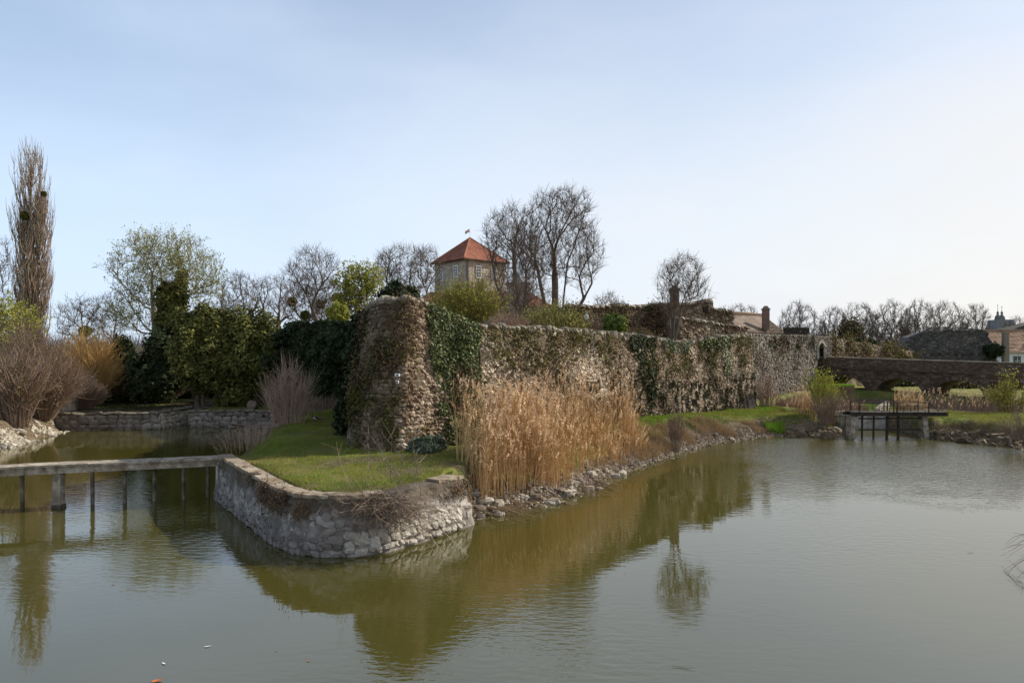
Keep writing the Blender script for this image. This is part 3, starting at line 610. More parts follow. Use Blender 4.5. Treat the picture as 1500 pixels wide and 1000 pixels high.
# ruin gable right
Fb = [(42.8, 75.5, 2.5), (47, 75, 2.5), (52.7, 74.6, 2.5)]
sfF = Surf([(42.6, 75.5, 2.5), (44.3, 75.3, 2.5), (45.6, 75.2, 2.5), (51.8, 74.7, 2.5), (52.9, 74.6, 2.5)], [(42.6, 75.5, 4.7), (44.3, 75.3, 6.2), (45.6, 75.2, 6.75), (51.6, 74.7, 6.9), (52.9, 74.6, 5.0)])
t = thing('ruined_hall', 'big backlit dark ruined stone wall with sloping shoulders above the bridge parapet', 'ruin', (47, 75, 2.5))
wall_body(sfF, 3, m_hall, t, amp=.1, st=.35); rubble(sfF, rub_pts(sfF, .2, .3), m_hall, t, tilt=.15)
for i in range(7):
    m2 = MB(); x = 46.2+i*.82; m2.box((x, 74.92-.02-(x-46)*.07, 4.35+.03*(i % 2)), (.2, .25, .16)); mbpart('beam_hole', m2, m_darkwood, t)
capstones(sfF, m_hall, t, w=.4, h=.3, d=.5, u0=1, u1=9.6)
t = thing('gate_pillar', 'lone upright stone post right of the ruined wall by the white house', 'pillar', (52.7, 73, 2.6))
mb = MB(); mb.box((52.9, 73.2, 4.6), (.55, .5, 4.0), taper=.9); mbpart('shaft', mb, m_greystone, t); mb = MB(); mb.box((52.9, 73.2, 6.7), (.62, .6, .2)); mbpart('cap', mb, m_cap, t)

# upper castle ruins
def wallbox(name, label, cat, A, B_, z0, za, zb, th, m, st=.18, cap=True, extra=None):
    L_ = [tuple(A)+(z0,), tuple(B_)+(z0,)]; T_ = [tuple(A)+(za,), tuple(B_)+(zb,)]
    mid = ((A[0]+B_[0])/2, (A[1]+B_[1])/2); k = 5; tt = np.linspace(0, 1, k)
    Bp = [(A[0]+(B_[0]-A[0])*x, A[1]+(B_[1]-A[1])*x, z0) for x in tt]; Tp = [(b[0], b[1]+.15, za+(zb-za)*x+random.gauss(0, .05)) for b, x in zip(Bp, tt)]
    s = Surf(Bp, Tp); t = thing(name, label, cat, (*mid, z0)); wall_body(s, th, m_mortar, t, amp=.08, st=.4); rubble(s, rub_pts(s, st, st*1.35), m, t, tilt=.2)
    if cap: capstones(s, m_cap, t, w=.5, h=.22, d=.6)
    return t, s
t, s = wallbox('upper_wall', 'overgrown upper castle wall left of the ruined keep, brown with creepers', 'wall', (3.7, 45.5), (11.0, 50.8), 4.8, 7.72, 8.05, 1.2, m_stone_dk)
tufts(s, 260, m_weeddk, t, 'weed_tufts', leaf=.07, per=40, spread=.16, v1=.95); tufts(s, 700, m_dryroot, t, 'dry_creepers', leaf=.06, per=34, spread=.18, v1=.97); tufts(s, 60, m_moss, t, 'moss_tufts', leaf=.07, per=30, spread=.14, mask=lambda u, v: v > .8)
t, s = wallbox('ruined_keep', 'tall ruined stone block with a level top behind the small wall tree', 'ruin', (11.0, 50.8), (15.45, 52.3), 4.8, 8.2, 8.55, 3.0, m_stone)
tufts(s, 60, m_dryroot, t, 'dry_creepers', leaf=.06, per=30, spread=.16, v1=.95)
o_ = MB(); o_.box((14.75, 52.0, 8.1), (.35, .3, .8)); mbpart('window_niche', o_, m_darkwood, t)
t, s = wallbox('ruin_wall', 'lower stepped ruin wall beside the brown tiled roof', 'ruin', (15.4, 52.35), (17.3, 53.2), 4.8, 7.95, 7.8, 2.0, m_stone_dk)
t, s = wallbox('retaining_bank_wall', 'rubble wall rising behind the curtain wall crest below the keep', 'wall', (11.5, 47.0), (17.8, 51.5), 4.8, 7.0, 6.5, 1.0, m_stone)
tufts(s, 90, m_dryroot, t, 'dry_creepers', leaf=.06, per=30, spread=.16, v1=.95)
def chimney(x, y, z0, z1, w, label, hood=True):
    t = thing('chimney', label, 'chimney', (x, y, z0)); mb = MB(); mb.box((x, y, (z0+z1-.35)/2), (w, w, z1-.35-z0)); mbpart('stack', mb, m_chimney, t)
    mb = MB(); mb.box((x, y, z1-.3), (w*1.25, w*1.25, .1)); mbpart('collar', mb, m_chimney, t)
    mb = MB(); mb.box((x, y, z1-.12), (w*1.05, w*1.05, .26), taper=.35); mbpart('hood', mb, m_oldtile, t)
    rr = 0
    for k in range(int((z1-.4-z0)/.12)):
        pass
    return t
chimney(12.05, 50.6, 7.2, 9.65, .55, 'square brick chimney on the ruined keep seen through the small tree')
chimney(22.3, 60.0, 6.6, 8.72, .5, 'brick chimney with a small hood on the brown tiled roof')

def tiled(A, B_, C_, D_, m, rows, cols, name, t, th=.05, lift=.02):
    """overlapping tile strips on the quad A-B (eave) C-D (ridge, C above B)"""
    A, B_, C_, D_ = [np.asarray(q, float) for q in (A, B_, C_, D_)]
    nrm = np.cross(B_-A, D_-A); nrm /= np.linalg.norm(nrm); mb = MB(); r = random.Random(4)
    for i in range(rows):
        for j in range(cols):
            v0, v1 = i/rows, min(1, (i+1.15)/rows); u0, u1 = (j+.03)/cols, (j+.97)/cols; jit = r.uniform(0, .03)
            f = lambda u, v: (A+(B_-A)*u)*(1-v)+(D_+(C_-D_)*u)*v
            lo = nrm*(lift+th+jit); hi = nrm*(lift+jit*.3)
            V = [f(u0, v0)+lo, f(u1, v0)+lo, f(u1, v1)+hi, f(u0, v1)+hi, f(u0, v0)+nrm*lift*.2, f(u1, v0)+nrm*lift*.2]
            mb.add(V, [(0, 1, 2, 3), (4, 5, 1, 0)])
    return mbpart(name, mb, m, t, stuff=True)
# brown roofed range
t = thing('tiled_building', 'low castle range with a brown tiled roof behind the moat wall', 'building', (21, 60, 5))
eA = np.array((17.6, 55.2, 6.3)); eB = np.array((25.2, 62.4, 6.25)); rD = np.array((16.8, 59.6, 8.3)); rC = np.array((23.4, 63.8, 8.1)); bB = np.array((22.2, 67, 6.3)); bA = np.array((14.6, 62.5, 6.3))
mb = MB(); mb.slab([(17.7, 55.5), (25.0, 62.4), (22.2, 66.7), (14.9, 62.3)], 4.9, 6.28); mbpart('wall', mb, m_greystone, t)
mb = MB(); mb.add([eA, eB, rC, rD, bB, bA], [(0, 1, 2, 3)]); mb.add([rD, rC, bB, bA], [(0, 1, 2, 3)]); mb.add([eB, bB, rC], [(0, 1, 2)]); mb.add([eA, rD, bA], [(0, 1, 2)]); rf = mbpart('roof', mb, m_oldtile, t)
tiled(eA, eB, rC, rD, m_oldtile, 22, 46, 'roof_tiles', rf)
mb = MB(); mb.beam(rD+(0, 0, .06), rC+(0, 0, .06), .25, .14); mbpart('ridge_tiles', mb, m_orangeold, rf)
t = thing('roof_terrace_screen', 'dark boarded screen on the wall top left of the gate', 'screen', (25, 60.5, 6.1))
for k in range(9): mb = MB(); mb.beam((24.35+k*.265, 60.9+k*.02, 6.15), (24.35+k*.265, 60.9+k*.02, 6.82), .255, .05); mbpart('board', mb, m_darkwood, t)
mb = MB(); mb.beam((24.2, 60.88, 6.86), (26.6, 61.06, 6.86), .12, .06); mbpart('top_rail', mb, m_iron, t)

# ------------------------------------------------------------ keep tower with the red roof
ph = math.radians(40.7); cn = np.array((-7.59, 110.0)); SL = 8.5
d1 = np.array((math.cos(ph), math.sin(ph))); d2 = np.array((-math.sin(ph), math.cos(ph)))
def tp(a_, b_, z): q = cn+d1*a_+d2*b_; return np.array((q[0], q[1], z))
ze = 19.4; tt_ = thing('castle_tower', 'square stone tower with a red pyramid roof rising behind the bare trees', 'tower', tp(SL/2, SL/2, 6))
mb = MB(); mb.slab([tp(0, 0, 0)[:2], tp(SL, 0, 0)[:2], tp(SL, SL, 0)[:2], tp(0, SL, 0)[:2]], 6, ze); mbpart('wall', mb, m_tower, tt_)
# courses of facing stones
V_ = []; r = rng
for side in (0, 1):
    z = 10.0
    while z < ze-.1:
        hh = r.uniform(.2, .34); s = r.uniform(0, .4)
        while s < SL-.1:
            w = r.uniform(.3, .75); V_.append((side, s+w/2, z+hh/2, w, hh)); s += w
        z += hh
V_ = np.array(V_); V_ = V_[V_[:, 1] < SL-.15]
pos = np.where(V_[:, :1] == 0, np.stack([*(cn[:, None]+d1[:, None]*V_[:, 1]-d2[:, None]*.03), V_[:, 2]], 1), np.stack([*(cn[:, None]+d2[:, None]*V_[:, 1]-d1[:, None]*.03), V_[:, 2]], 1))
Rt = np.where((V_[:, 0] == 0)[:, None, None], np.array([[(*d1, 0), (*(-d2), 0), (0, 0, 1)]]), np.array([[(*(-d2), 0), (*(-d1), 0), (0, 0, 1)]]))
V, F = chunks(pos, np.c_[V_[:, 3]*.96, np.full(len(V_), .14), V_[:, 4]*.93], Rt); part('facing_stones', V, F, m_tower, tt_, stuff=True)
ov = .55; ap = tp(SL/2, SL/2, 23.7); c4 = [tp(-ov, -ov, ze), tp(SL+ov, -ov, ze), tp(SL+ov, SL+ov, ze), tp(-ov, SL+ov, ze)]
mb = MB(); mb.add([*c4, ap], [(0, 1, 4), (1, 2, 4), (2, 3, 4), (3, 0, 4)]); mb.add([q-np.array((0, 0, .02)) for q in c4], [(3, 2, 1, 0)]); rf = mbpart('roof', mb, m_tile, tt_)
tiled(c4[0], c4[1], ap, ap, m_tile, 26, 30, 'roof_tiles', rf, th=.06); tiled(c4[3], c4[0], ap, ap, m_tile, 26, 30, 'roof_tiles', rf, th=.06)
for q in c4[:2]+[c4[3]]: mb = MB(); mb.beam(q+(0, 0, .08), ap+(0, 0, .1), .22, .14); mbpart('hip_tiles', mb, m_tile, rf)
for q0, q1 in ((c4[0], c4[1]), (c4[3], c4[0])): mb = MB(); mb.beam(q0-(0, 0, .12), q1-(0, 0, .12), .14, .16); mbpart('eave_board', mb, m_darkwood, rf)
def window(side, s, z, w, h, parent):
    D = d1 if side == 0 else d2; O = -d2 if side == 0 else -d1
    q = lambda a_, o: (cn+D*(s+a_)+O*o)
    fr = MB()
    for a_ in (-w/2, w/2): fr.beam((*q(a_, .16), z-h/2-.09), (*q(a_, .16), z+h/2+.09), .12, .14)
    for zz in (-h/2-.0, h/2+.0): fr.beam((*q(-w/2-.0, .165), z+zz), (*q(w/2, .165), z+zz), .14, .15)
    f = mbpart('window', fr, m_white, parent)
    g = MB(); g.beam((*q(0, .13), z-h/2), (*q(0, .13), z+h/2), w, .02) if side == 9 else g.slab([q(-w/2, .12), q(w/2, .12), q(w/2, .10), q(-w/2, .10)], z-h/2, z+h/2); part('pane', *g.get(), m_glass, f)
    b = MB(); b.beam((*q(0, .17), z-h/2), (*q(0, .17), z+h/2), .07, .05)
    for k in (-.25, 0, .25): b.beam((*q(-w/2, .172), z+h*k), (*q(w/2, .172), z+h*k), .05, .05)
    part('glazing_bars', *b.get(), m_white, f)
for s, z in ((2.3, 17.55), (6.55, 17.3)): window(1, s, z, .95, 1.85, tt_)
for s, z in ((2.7, 17.5), (5.9, 17.5)): window(0, s, z, .95, 1.9, tt_)
mb = MB(); q0 = cn-d2*.2-d1*.05; mb.beam((*(cn+d1*.35-d2*.14), 8), (*(cn+d1*.35-d2*.14), ze-.3), .5, .12); mbpart('corner_pilaster', mb, m_slate, tt_)
t = thing('flagpole', 'thin flagpole with a red white and green flag on the tower roof peak', 'flagpole', ap)
mb = MB(); mb.revolve(ap-np.array((0, 0, .1)), [(.04, 0), (.03, 1.55), (.0, 1.6)], 8); pole = mbpart('pole', mb, m_white, t)
for k, mm in enumerate((m_red, m_white, m_green)):
    xs = np.linspace(0, 1.15, 12); V = []
    for th in (-.012, .012):
        for x in xs:
            for e in (0, 1):
                V.append(ap+np.array((-x*.72, -.12*math.sin(x*6)-.3*x+th, 1.5-.16*(k+e)-x*.25+.1*math.sin(x*5)*x)))
    F = []
    for i in range(11): a_ = i*2; F += [(a_, a_+1, a_+3, a_+2), (a_+24, a_+26, a_+27, a_+25)]
    part('flag_stripe', V, np.array(F), mm, t)
# wings at the foot of the tower
t = thing('castle_wing', 'castle wing with an orange tiled roof behind the bushes below the tower', 'building', (-4, 108, 6))
mb = MB(); mb.slab([(-15.5, 106), (5.6, 104), (6.4, 111), (-14.8, 113)], 6, 11.4); mbpart('wall', mb, m_tower, t)
E = [np.array(q) for q in ((-16.2, 105.4, 11.4), (6.2, 103.4, 11.4), (7.0, 111.6, 11.4), (-15.4, 113.6, 11.4))]; r0 = np.array((-13, 109.4, 14.0)); r1 = np.array((2.6, 107.8, 14.0))
mb = MB(); mb.add([*E, r0, r1], [(0, 1, 5, 4), (2, 3, 4, 5)]); mb.add([*E, r0, r1], [(1, 2, 5), (3, 0, 4)]); rf = mbpart('roof', mb, m_tile, t); tiled(E[0], E[1], r1, r0, m_tile, 14, 70, 'roof_tiles', rf)
t = thing('stone_annexe', 'flat topped dark stone annexe right of the red roofed tower', 'building', (1, 103, 6))
mb = MB(); mb.box((.9, 103, 10.3), (3.4, 3, 8.6)); mbpart('wall', mb, m_tower, t); mb = MB(); mb.box((.9, 103, 14.7), (3.7, 3.3, .2)); mbpart('cornice', mb, m_greystone, t)
o = thing('satellite_dish', 'small white round dish on a post among the brush above the wall', 'dish', pt(860, 470, 42))
p_ = pt(860, 464, 42); mb = MB(); mb.add(np.array([(0, 0, 0)]+[(.15*math.cos(a_)-.03, .06, .2*math.sin(a_)) for a_ in np.arange(12)*PI/6])+p_, [(0, i+1, (i+1) % 12+1) for i in range(12)]); mbpart('dish_bowl', mb, m_white, o)
mb = MB(); mb.beam(p_+np.array((0, .08, -1.2)), p_+np.array((0, .08, 0)), .06, .06); mbpart('dish_post', mb, m_iron, o)

# ------------------------------------------------------------ brick bridge
bA = np.array((27.7, 62.3)); bd = np.array((.64, -.768)); bn = np.array((-.768, -.64))    # bn faces the camera
BW = 3.6; BL = 30
def bp(s, z, o=0.0): q = bA+bd*s+bn*o; return np.array((q[0], q[1], z))
deck = lambda s: 4.25-.022*s
tbz = thing('stone_bridge', 'old brick and stone arch bridge leading to the castle gate', 'bridge', (*bA, .5))
arches = [(1.0, 4.45), (5.25, 8.85), (9.65, 13.15), (13.9, 17.5), (18.3, 21.9), (22.7, 26.3)]; zsp = 1.15; rise = 1.33
def soff(x, a_, b_): c = (a_+b_)/2; hw = (b_-a_)/2; return zsp+rise*math.sqrt(max(0, 1-((x-c)/hw)**2))
segs = []; cur = -1.0
for a_, b_ in arches:
    segs.append((cur, a_, None)); xs = (a_+b_)/2-(b_-a_)/2*np.cos(np.linspace(0, PI, 19))
    for i in range(18): segs.append((xs[i], xs[i+1], (a_, b_)))
    cur = b_
segs.append((cur, BL, None)); mb = MB()
for x0, x1, ar in segs:
    z0, z1 = (0, 0) if ar is None else (soff(x0, *ar), soff(x1, *ar))
    if ar is None and False: pass
    V = [bp(x0, z0, 0), bp(x1, z1, 0), bp(x1, deck(x1), 0), bp(x0, deck(x0), 0), bp(x0, z0, -BW), bp(x1, z1, -BW), bp(x1, deck(x1), -BW), bp(x0, deck(x0), -BW)]
    V = [v-np.array((0, 0, .9)) if i in (2, 3, 6, 7) else v for i, v in enumerate(V)]
    mb.add(V, [(0, 1, 2, 3), (5, 4, 7, 6), (0, 4, 5, 1), (3, 2, 6, 7)])
    if ar is None:
        mb.add(V, [(1, 5, 6, 2), (4, 0, 3, 7)])
for a_, b_ in arches:       # jambs below the spring line
    for x in (a_, b_): mb.add([bp(x, 0, 0), bp(x, 0, -BW), bp(x, zsp, -BW), bp(x, zsp, 0)], [(0, 1, 2, 3)])
mbpart('bridge_body', mb, m_brickflat, tbz)
for a_, b_ in arches:       # arch rings, brick by brick
    mb = MB(); n = 44; c = (a_+b_)/2; hw = (b_-a_)/2
    for i in range(n):
        t0 = PI*(i+.08)/n; t1 = PI*(i+.92)/n; q = []
        for o in (.05, -.1):
            for tt, rr in ((t0, 0), (t1, 0), (t1, .34), (t0, .34)):
                q.append(bp(c-math.cos(tt)*(hw+rr), zsp+math.sin(tt)*(rise+rr), o))
        mb.add(q, [(0, 1, 2, 3), (4, 7, 6, 5), (0, 4, 5, 1), (1, 5, 6, 2), (2, 6, 7, 3), (3, 7, 4, 0)])
    mbpart('arch_ring', mb, m_brick, tbz, stuff=True)
fa = []                      # rough stones of the spandrels and the parapet brickwork
z = .6
while z < 3.3:
    hh = random.uniform(.13, .2); s = random.uniform(-.9, -.5)
    while s < 27:
        w = random.uniform(.2, .45); c = s+w/2; ok = z+hh < deck(c)-.95
        for a_, b_ in arches:
            hw = (b_-a_)/2+.36; k = 1-((c-(a_+b_)/2)/hw)**2
            if abs(c-(a_+b_)/2) < hw and z+hh/2 < zsp+(rise+.36)*math.sqrt(max(0, k))+.05: ok = False
        if ok: fa.append((*bp(c, z+hh/2, -.0), w*.95, .12, hh*.92))
        s += w
    z += hh
fa = np.array(fa); R1 = np.array([[(*bd, 0), (*bn, 0), (0, 0, 1)]], float); V, F = chunks(fa[:, :3], fa[:, 3:6], np.repeat(R1, len(fa), 0)); part('spandrel_stones', V, F, m_brick, tbz, stuff=True)
fp = []
for k in range(9):
    s = -.9+(k % 2)*.14; zz = lambda c: deck(c)-.87+k*.09
    while s < 27: w = .27; fp.append((*bp(s+w/2, zz(s), .0), w*.95, .08, .08)); s += w
fp = np.array(fp); V, F = chunks(fp[:, :3], fp[:, 3:6], np.repeat(R1, len(fp), 0)); part('parapet_bricks', V, F, m_brick, tbz, stuff=True)
for o in (-.12, -BW+.12):
    mb = MB(); mb.beam(bp(-.9, deck(0)-.48, o), bp(BL, deck(BL)-.48, o), .3, .86); mbpart('parapet', mb, m_brickflat, tbz)
mb = MB(); mb.beam(bp(-.9, deck(0)-.93, .04), bp(BL, deck(BL)-.93, .04), .2, .07); mbpart('string_course', mb, m_brick, tbz)
for k in range(34):
    s = -.8+k*.85; mb = MB(); mb.beam(bp(s, deck(s)-.01, -.12), bp(s+.83, deck(s+.83)-.01, -.12), .42, .09); mbpart('coping_stone', mb, m_cap, tbz)

# ------------------------------------------------------------ retaining wall of the peninsula
Rb = [(-9.95, 22.75, -.3), (-8.0, 20.0, -.3), (-6.1, 17.35, -.3), (-5.35, 16.6, -.3), (-4.6, 16.3, -.3), (-3.8, 16.3, -.3), (-3.05, 16.65, -.3), (-2.2, 17.75, -.3), (-1.3, 19.0, -.3), (-1.0, 19.5, -.3), (-1.2, 20.3, -.3)]
Rt_ = [(-9.8, 22.8, 1.38), (-7.85, 20.05, 1.38), (-6.0, 17.5, 1.36), (-5.3, 16.85, 1.35), (-4.6, 16.6, 1.36), (-3.85, 16.6, 1.37), (-3.15, 16.9, 1.38), (-2.35, 17.9, 1.4), (-1.6, 18.95, 1.38), (-1.4, 19.4, 1.3), (-1.5, 20.3, 1.0)]
sfR = Surf(Rb, Rt_); Lr = sfR.u
m_plaster = mat('cracked lime render', [(0, (.11, .09, .075)), (.4, (.17, .145, .125)), (.7, (.3, .27, .235)), (1, (.5, .46, .41))], scale=1.6, bump=.9, bscale=7, bdist=.06, detail=9)
tr_ = thing('retaining_wall', 'low cracked waterside retaining wall with a rounded corner holding up the lawn', 'wall', (-4.6, 16.6, 0))
wall_body(sfR, .5, m_plaster, tr_, amp=.05, st=.09, sc=3)
top_stain(m_plaster, .7, 1.15, (.085, .062, .038))
a = rub_pts(sfR, .2, .34, v0=.3, v1=.98); a = a[rng.random(len(a)) < .8]
m_pl2 = mat('cracked lime render lumps', [(0, (.12, .1, .085)), (.45, (.24, .21, .18)), (1, (.5, .47, .41))], scale=2.5, isl=.35, bump=1, bscale=18, bdist=.04); top_stain(m_pl2, .75, 1.15, (.1, .075, .045))
rubble(sfR, a, m_pl2, tr_, name='render_lumps', proud=.006, depth=.14, tilt=.3)
def stones_row(sf, u0, u1, v0, h, wavg, m, t, name='stone', proud=.05, p=1.0, depth=.2):
    u = u0; H_ = None
    while u < u1:
        w = wavg*random.uniform(.65, 1.45); hh = h*random.uniform(.75, 1.2)
        if random.random() < p:
            uc = np.array([u+w/2]); vc = np.array([v0+random.gauss(0, .012)]); T, U, n = [x[0] for x in sf.frame(uc, vc)]; P_ = sf.P(uc, vc)[0]
            an = random.gauss(0, .12); T2 = T*math.cos(an)+U*math.sin(an); U2 = U*math.cos(an)-T*math.sin(an)
            chunk_object(name, P_+n*(proud-depth/2+random.gauss(0, .012)), (w*.96, depth, hh), (T2, n, U2), m, t)
        u += w
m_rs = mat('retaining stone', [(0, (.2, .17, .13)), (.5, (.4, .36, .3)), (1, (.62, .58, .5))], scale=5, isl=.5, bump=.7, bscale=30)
m_rsd = mat('darker retaining stone', [(0, (.09, .075, .06)), (.5, (.2, .17, .145)), (1, (.34, .31, .27))], scale=5, isl=.5, bump=.8, bscale=30)  # darker stones for the left stretch and the rounded corner
L = Lr[8]; uM = Lr[5]
for v0, h, w in ((.26, .13, .22), (.37, .19, .27), (.48, .19, .27)): stones_row(sfR, uM-.2, L-.05, v0, h, w, m_rs, tr_, proud=.07)
stones_row(sfR, uM+1.0, L-.1, .58, .14, .3, m_rs, tr_, proud=.04, p=.7)
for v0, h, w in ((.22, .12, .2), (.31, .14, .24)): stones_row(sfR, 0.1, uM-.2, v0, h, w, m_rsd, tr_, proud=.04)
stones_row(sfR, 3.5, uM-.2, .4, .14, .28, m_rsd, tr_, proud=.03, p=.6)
# coping: long slabs on the straight side, thin worn bricks round the corner
m_cope = mat('mossy coping', [(0, (.1, .07, .035)), (.45, (.24, .18, .12)), (1, (.46, .4, .31))], scale=3, bump=.8, bscale=22, isl=.3)
u = .05
L = Lr[9]
while u < L-.25:
    w = random.uniform(.62, .85) if u < Lr[2]-.2 else random.uniform(.24, .34); w = min(w, L-u-.02)
    uc = np.array([u+w/2]); T, U, n = [x[0] for x in sfR.frame(uc, np.array([1.]))]; n = np.array((n[0], n[1], 0)); n /= np.linalg.norm(n); T[2] = 0; T /= np.linalg.norm(T); p_ = sfR.P(uc, np.array([1.]))[0]
    if u < Lr[2]+3.3 or u > L-1.6:
        mb = MB(); V = []; c_ = p_-n*.17+np.array((0, 0, .025+random.gauss(0, .006))); hw = w/2*.98; k = 4
        for a_, b_, z_ in [(x, y, z) for z in (-.045, .045) for x, y in ((-hw, .22), (0, .22), (hw, .22), (hw, -.22), (0, -.22), (-hw, -.22))]:
            V.append(c_+T*(a_+random.gauss(0, .008))+n*(b_+random.gauss(0, .018))+np.array((0, 0, z_+random.gauss(0, .006))))
        mb.add(V, [(0, 6, 7, 1), (1, 7, 8, 2), (2, 8, 9, 3), (3, 9, 10, 4), (4, 10, 11, 5), (5, 11, 6, 0)]); mb.add(V, [(6, 11, 10, 7), (7, 10, 9, 8), (0, 1, 4, 5), (1, 2, 3, 4)])
        # face outward
        V2, F2 = mb.get(); part('coping_stone', V2, [f[:, ::-1] for f in F2], m_cope, tr_)
    u += w
tufts(sfR, 5, m_weeddk, tr_, 'weed_tufts', mask=lambda u, v: v > .55, leaf=.04, per=30, spread=.09, u0=3.5)
tufts(sfR, 330, m_dryroot, tr_, 'dry_creepers', mask=lambda u, v: v > .72, leaf=.025, per=40, spread=.07, u0=4.0)

# quays on the far side of the canal
def quay(label, pts, z0, z1, rows, bw, m, first=True):
    B_ = [(*p, z0) for p in pts]; T_ = [(*p, z1) for p in pts]; sf = Surf(B_, T_); t = thing('quay_wall', label, 'quay wall', (*pts[0], 0)); wall_body(sf, .5, m_mortar, t, amp=.03, st=.3)
    for k in range(rows): stones_row(sf, 0, sf.L-.1, (k+.5)/rows*.94+.05, (z1-z0)/rows*.95, bw, m, t, name='stone_block', proud=.05, depth=.3)
    capstones(sf, m_concdark, t, w=bw*1.6, h=.14, d=.5, name='coping_stone')
    return t
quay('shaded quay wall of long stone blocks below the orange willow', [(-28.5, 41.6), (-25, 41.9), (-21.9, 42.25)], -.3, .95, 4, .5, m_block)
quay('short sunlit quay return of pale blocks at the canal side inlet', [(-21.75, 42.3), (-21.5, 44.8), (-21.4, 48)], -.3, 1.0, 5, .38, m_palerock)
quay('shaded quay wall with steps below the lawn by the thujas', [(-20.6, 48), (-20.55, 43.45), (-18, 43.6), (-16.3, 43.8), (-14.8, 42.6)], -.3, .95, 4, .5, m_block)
t = thing('quay_steps', 'worn stone steps going down to the canal at the right end of the quay', 'steps', (-16.1, 43.5, 0))
for k in range(4): mb = MB(); mb.box((-16.0+k*.32, 43.3-k*.06, .75-k*.2), (.5+.3*k, .9, .18), rz=.1); mbpart('step', mb, m_block, t)
t = thing('rock', 'small rounded boulder on the quay edge at the lawn by the steps', 'rock', (-16.8, 44.6, 1.0)); chunk_object('rock_body', np.array((-16.9, 44.4, 1.25)), (.55, .45, .55), np.eye(3), m_rock, t)

# ------------------------------------------------------------ footbridge on the left
fA = np.array((-9.55, 22.78)); fB = np.array((-31, 16.0)); fd = (fB-fA)/np.linalg.norm(fB-fA); fn = np.array((fd[1], -fd[0])); fn = fn if fn[1] < 0 else -fn
zD = 1.33
def fp_(s, z, o=0.0): q = fA+fd*s+fn*o; return np.array((q[0], q[1], z))
m_deck = mat('stained deck concrete', [(0, (.09, .07, .045)), (.45, (.25, .205, .15)), (1, (.5, .44, .35))], scale=4, bump=.7, bscale=26, detail=9)
t = thing('footbridge', 'narrow weathered concrete footbridge crossing the canal to the retaining wall', 'footbridge', (*fA, 0)); LF = 22
for k in range(11):
    mb = MB(); z_ = zD+random.gauss(0, .006); mb.beam(fp_(k*2.0+.012, z_, -.25), fp_(k*2.0+1.985, z_+random.gauss(0, .004), -.25+random.gauss(0, .012)), .66, .07); mbpart('deck_slab', mb, m_deck, t)
for o in (-.03, -.47): mb = MB(); mb.beam(fp_(0, zD-.137, o), fp_(LF, zD-.137, o), .12, .2); mbpart('beam', mb, m_deck, t)
postpx = [303, 267, 224, 180, 132, 28, -40, -110]
for px in postpx:
    r_ = (px-750)/1000; s = (r_*fA[1]-fA[0])/(fd[0]-r_*fd[1])
    mb = MB()
    mb.beam(fp_(s, -.8, -.3), fp_(s, zD-.22, -.25), .085, .09)
    mbpart('post', mb, m_concdark, t)
r_ = (83-750)/1000; s = (r_*fA[1]-fA[0])/(fd[0]-r_*fd[1])
mb = MB(); mb.beam(fp_(s, -.8, -.2), fp_(s, zD-.24, -.2), .24, .26); mbpart('pier', mb, m_deck, t)
mb = MB(); mb.beam(fp_(s, -.8, -.2), fp_(s, .1, -.2), .29, .3); mbpart('pier_foot', mb, m_concdark, t)
mb = MB(); mb.beam(fp_(.02, -.6, -.25), fp_(.02, zD-.05, -.25), .4, .66); mbpart('abutment', mb, m_concrete, t)

# ------------------------------------------------------------ sluice footbridge
t = thing('sluice_bridge', 'small dark footbridge with thin railing over the sluice in the dam', 'footbridge', (21.2, 38.6, 0))
for k in range(34):
    x = 19.1+k*.155; mb = MB(); mb.box((x, 38.5, 1.42+random.gauss(0, .004)), (.14, 1.05, .06)); mbpart('plank', mb, m_darkwood, t)
for y in (38.08, 38.95): mb = MB(); mb.box((21.6, y, 1.3), (5.4, .1, .16)); mbpart('deck_beam', mb, m_darkwood, t)
for y in (38.0, 39.0):
    for x in (19.35, 21.25, 21.45, 23.2): mb = MB(); mb.beam((x, y, 1.4), (x, y, 2.0), .05, .05); mbpart('railing_post', mb, m_iron, t)
    for z, w in ((1.98, .045), (1.7, .025)): mb = MB(); mb.beam((19.3, y, z), (23.25, y, z), w, w); mbpart('rail', mb, m_iron, t)
    for k in range(9): mb = MB(); mb.beam((19.8+k*.4, y, 1.42), (19.8+k*.4, y, 1.72), .02, .02); mbpart('baluster', mb, m_iron, t)
mb = MB(); mb.beam((23.2, 38.0, 1.98), (23.75, 38.0, 1.5), .04, .04); mbpart('end_stay', mb, m_iron, t)
for x in (21.1, 21.75, 19.7, 20.35): mb = MB(); mb.beam((x, 38.45, -.5), (x+random.gauss(0, .03), 38.45, 1.25), .11 if x > 21 else .07, .11); mbpart('sluice_post', mb, m_darkwood, t)
for z in (.42, 1.05): mb = MB(); mb.beam((19.5, 38.4, z), (23.1, 38.4, z+.03), .07, .08); mbpart('cross_beam', mb, m_darkwood, t)
for nm, lb, x0, x1, yb in (('left', 'pale leaning concrete abutment on the left of the sluice', 19.0, 19.28, 37.3), ('right', 'pale concrete abutment on the right of the sluice', 23.0, 23.28, 37.4)):
    t = thing('abutment', lb, 'abutment', (x0, 38.4, 0)); mb = MB(); V = []
    for x in (x0, x1):
        sh = -.45 if nm == 'left' else .0
        V += [(x+sh*.75-.05, yb+.5, -.5), (x+sh*.75, yb+1.1, -.5), (x, 38.75, 1.22), (x, yb+.85, 1.22)]
    V = np.array(V); mb.add(V, [(0, 3, 2, 1), (4, 5, 6, 7), (0, 4, 7, 3), (3, 7, 6, 2), (1, 2, 6, 5)]); mbpart('abutment_wall', mb, m_deck, t)
t = thing('channel_wall', 'patched concrete wall standing in the channel behind the sluice', 'wall', (21, 43, 0))
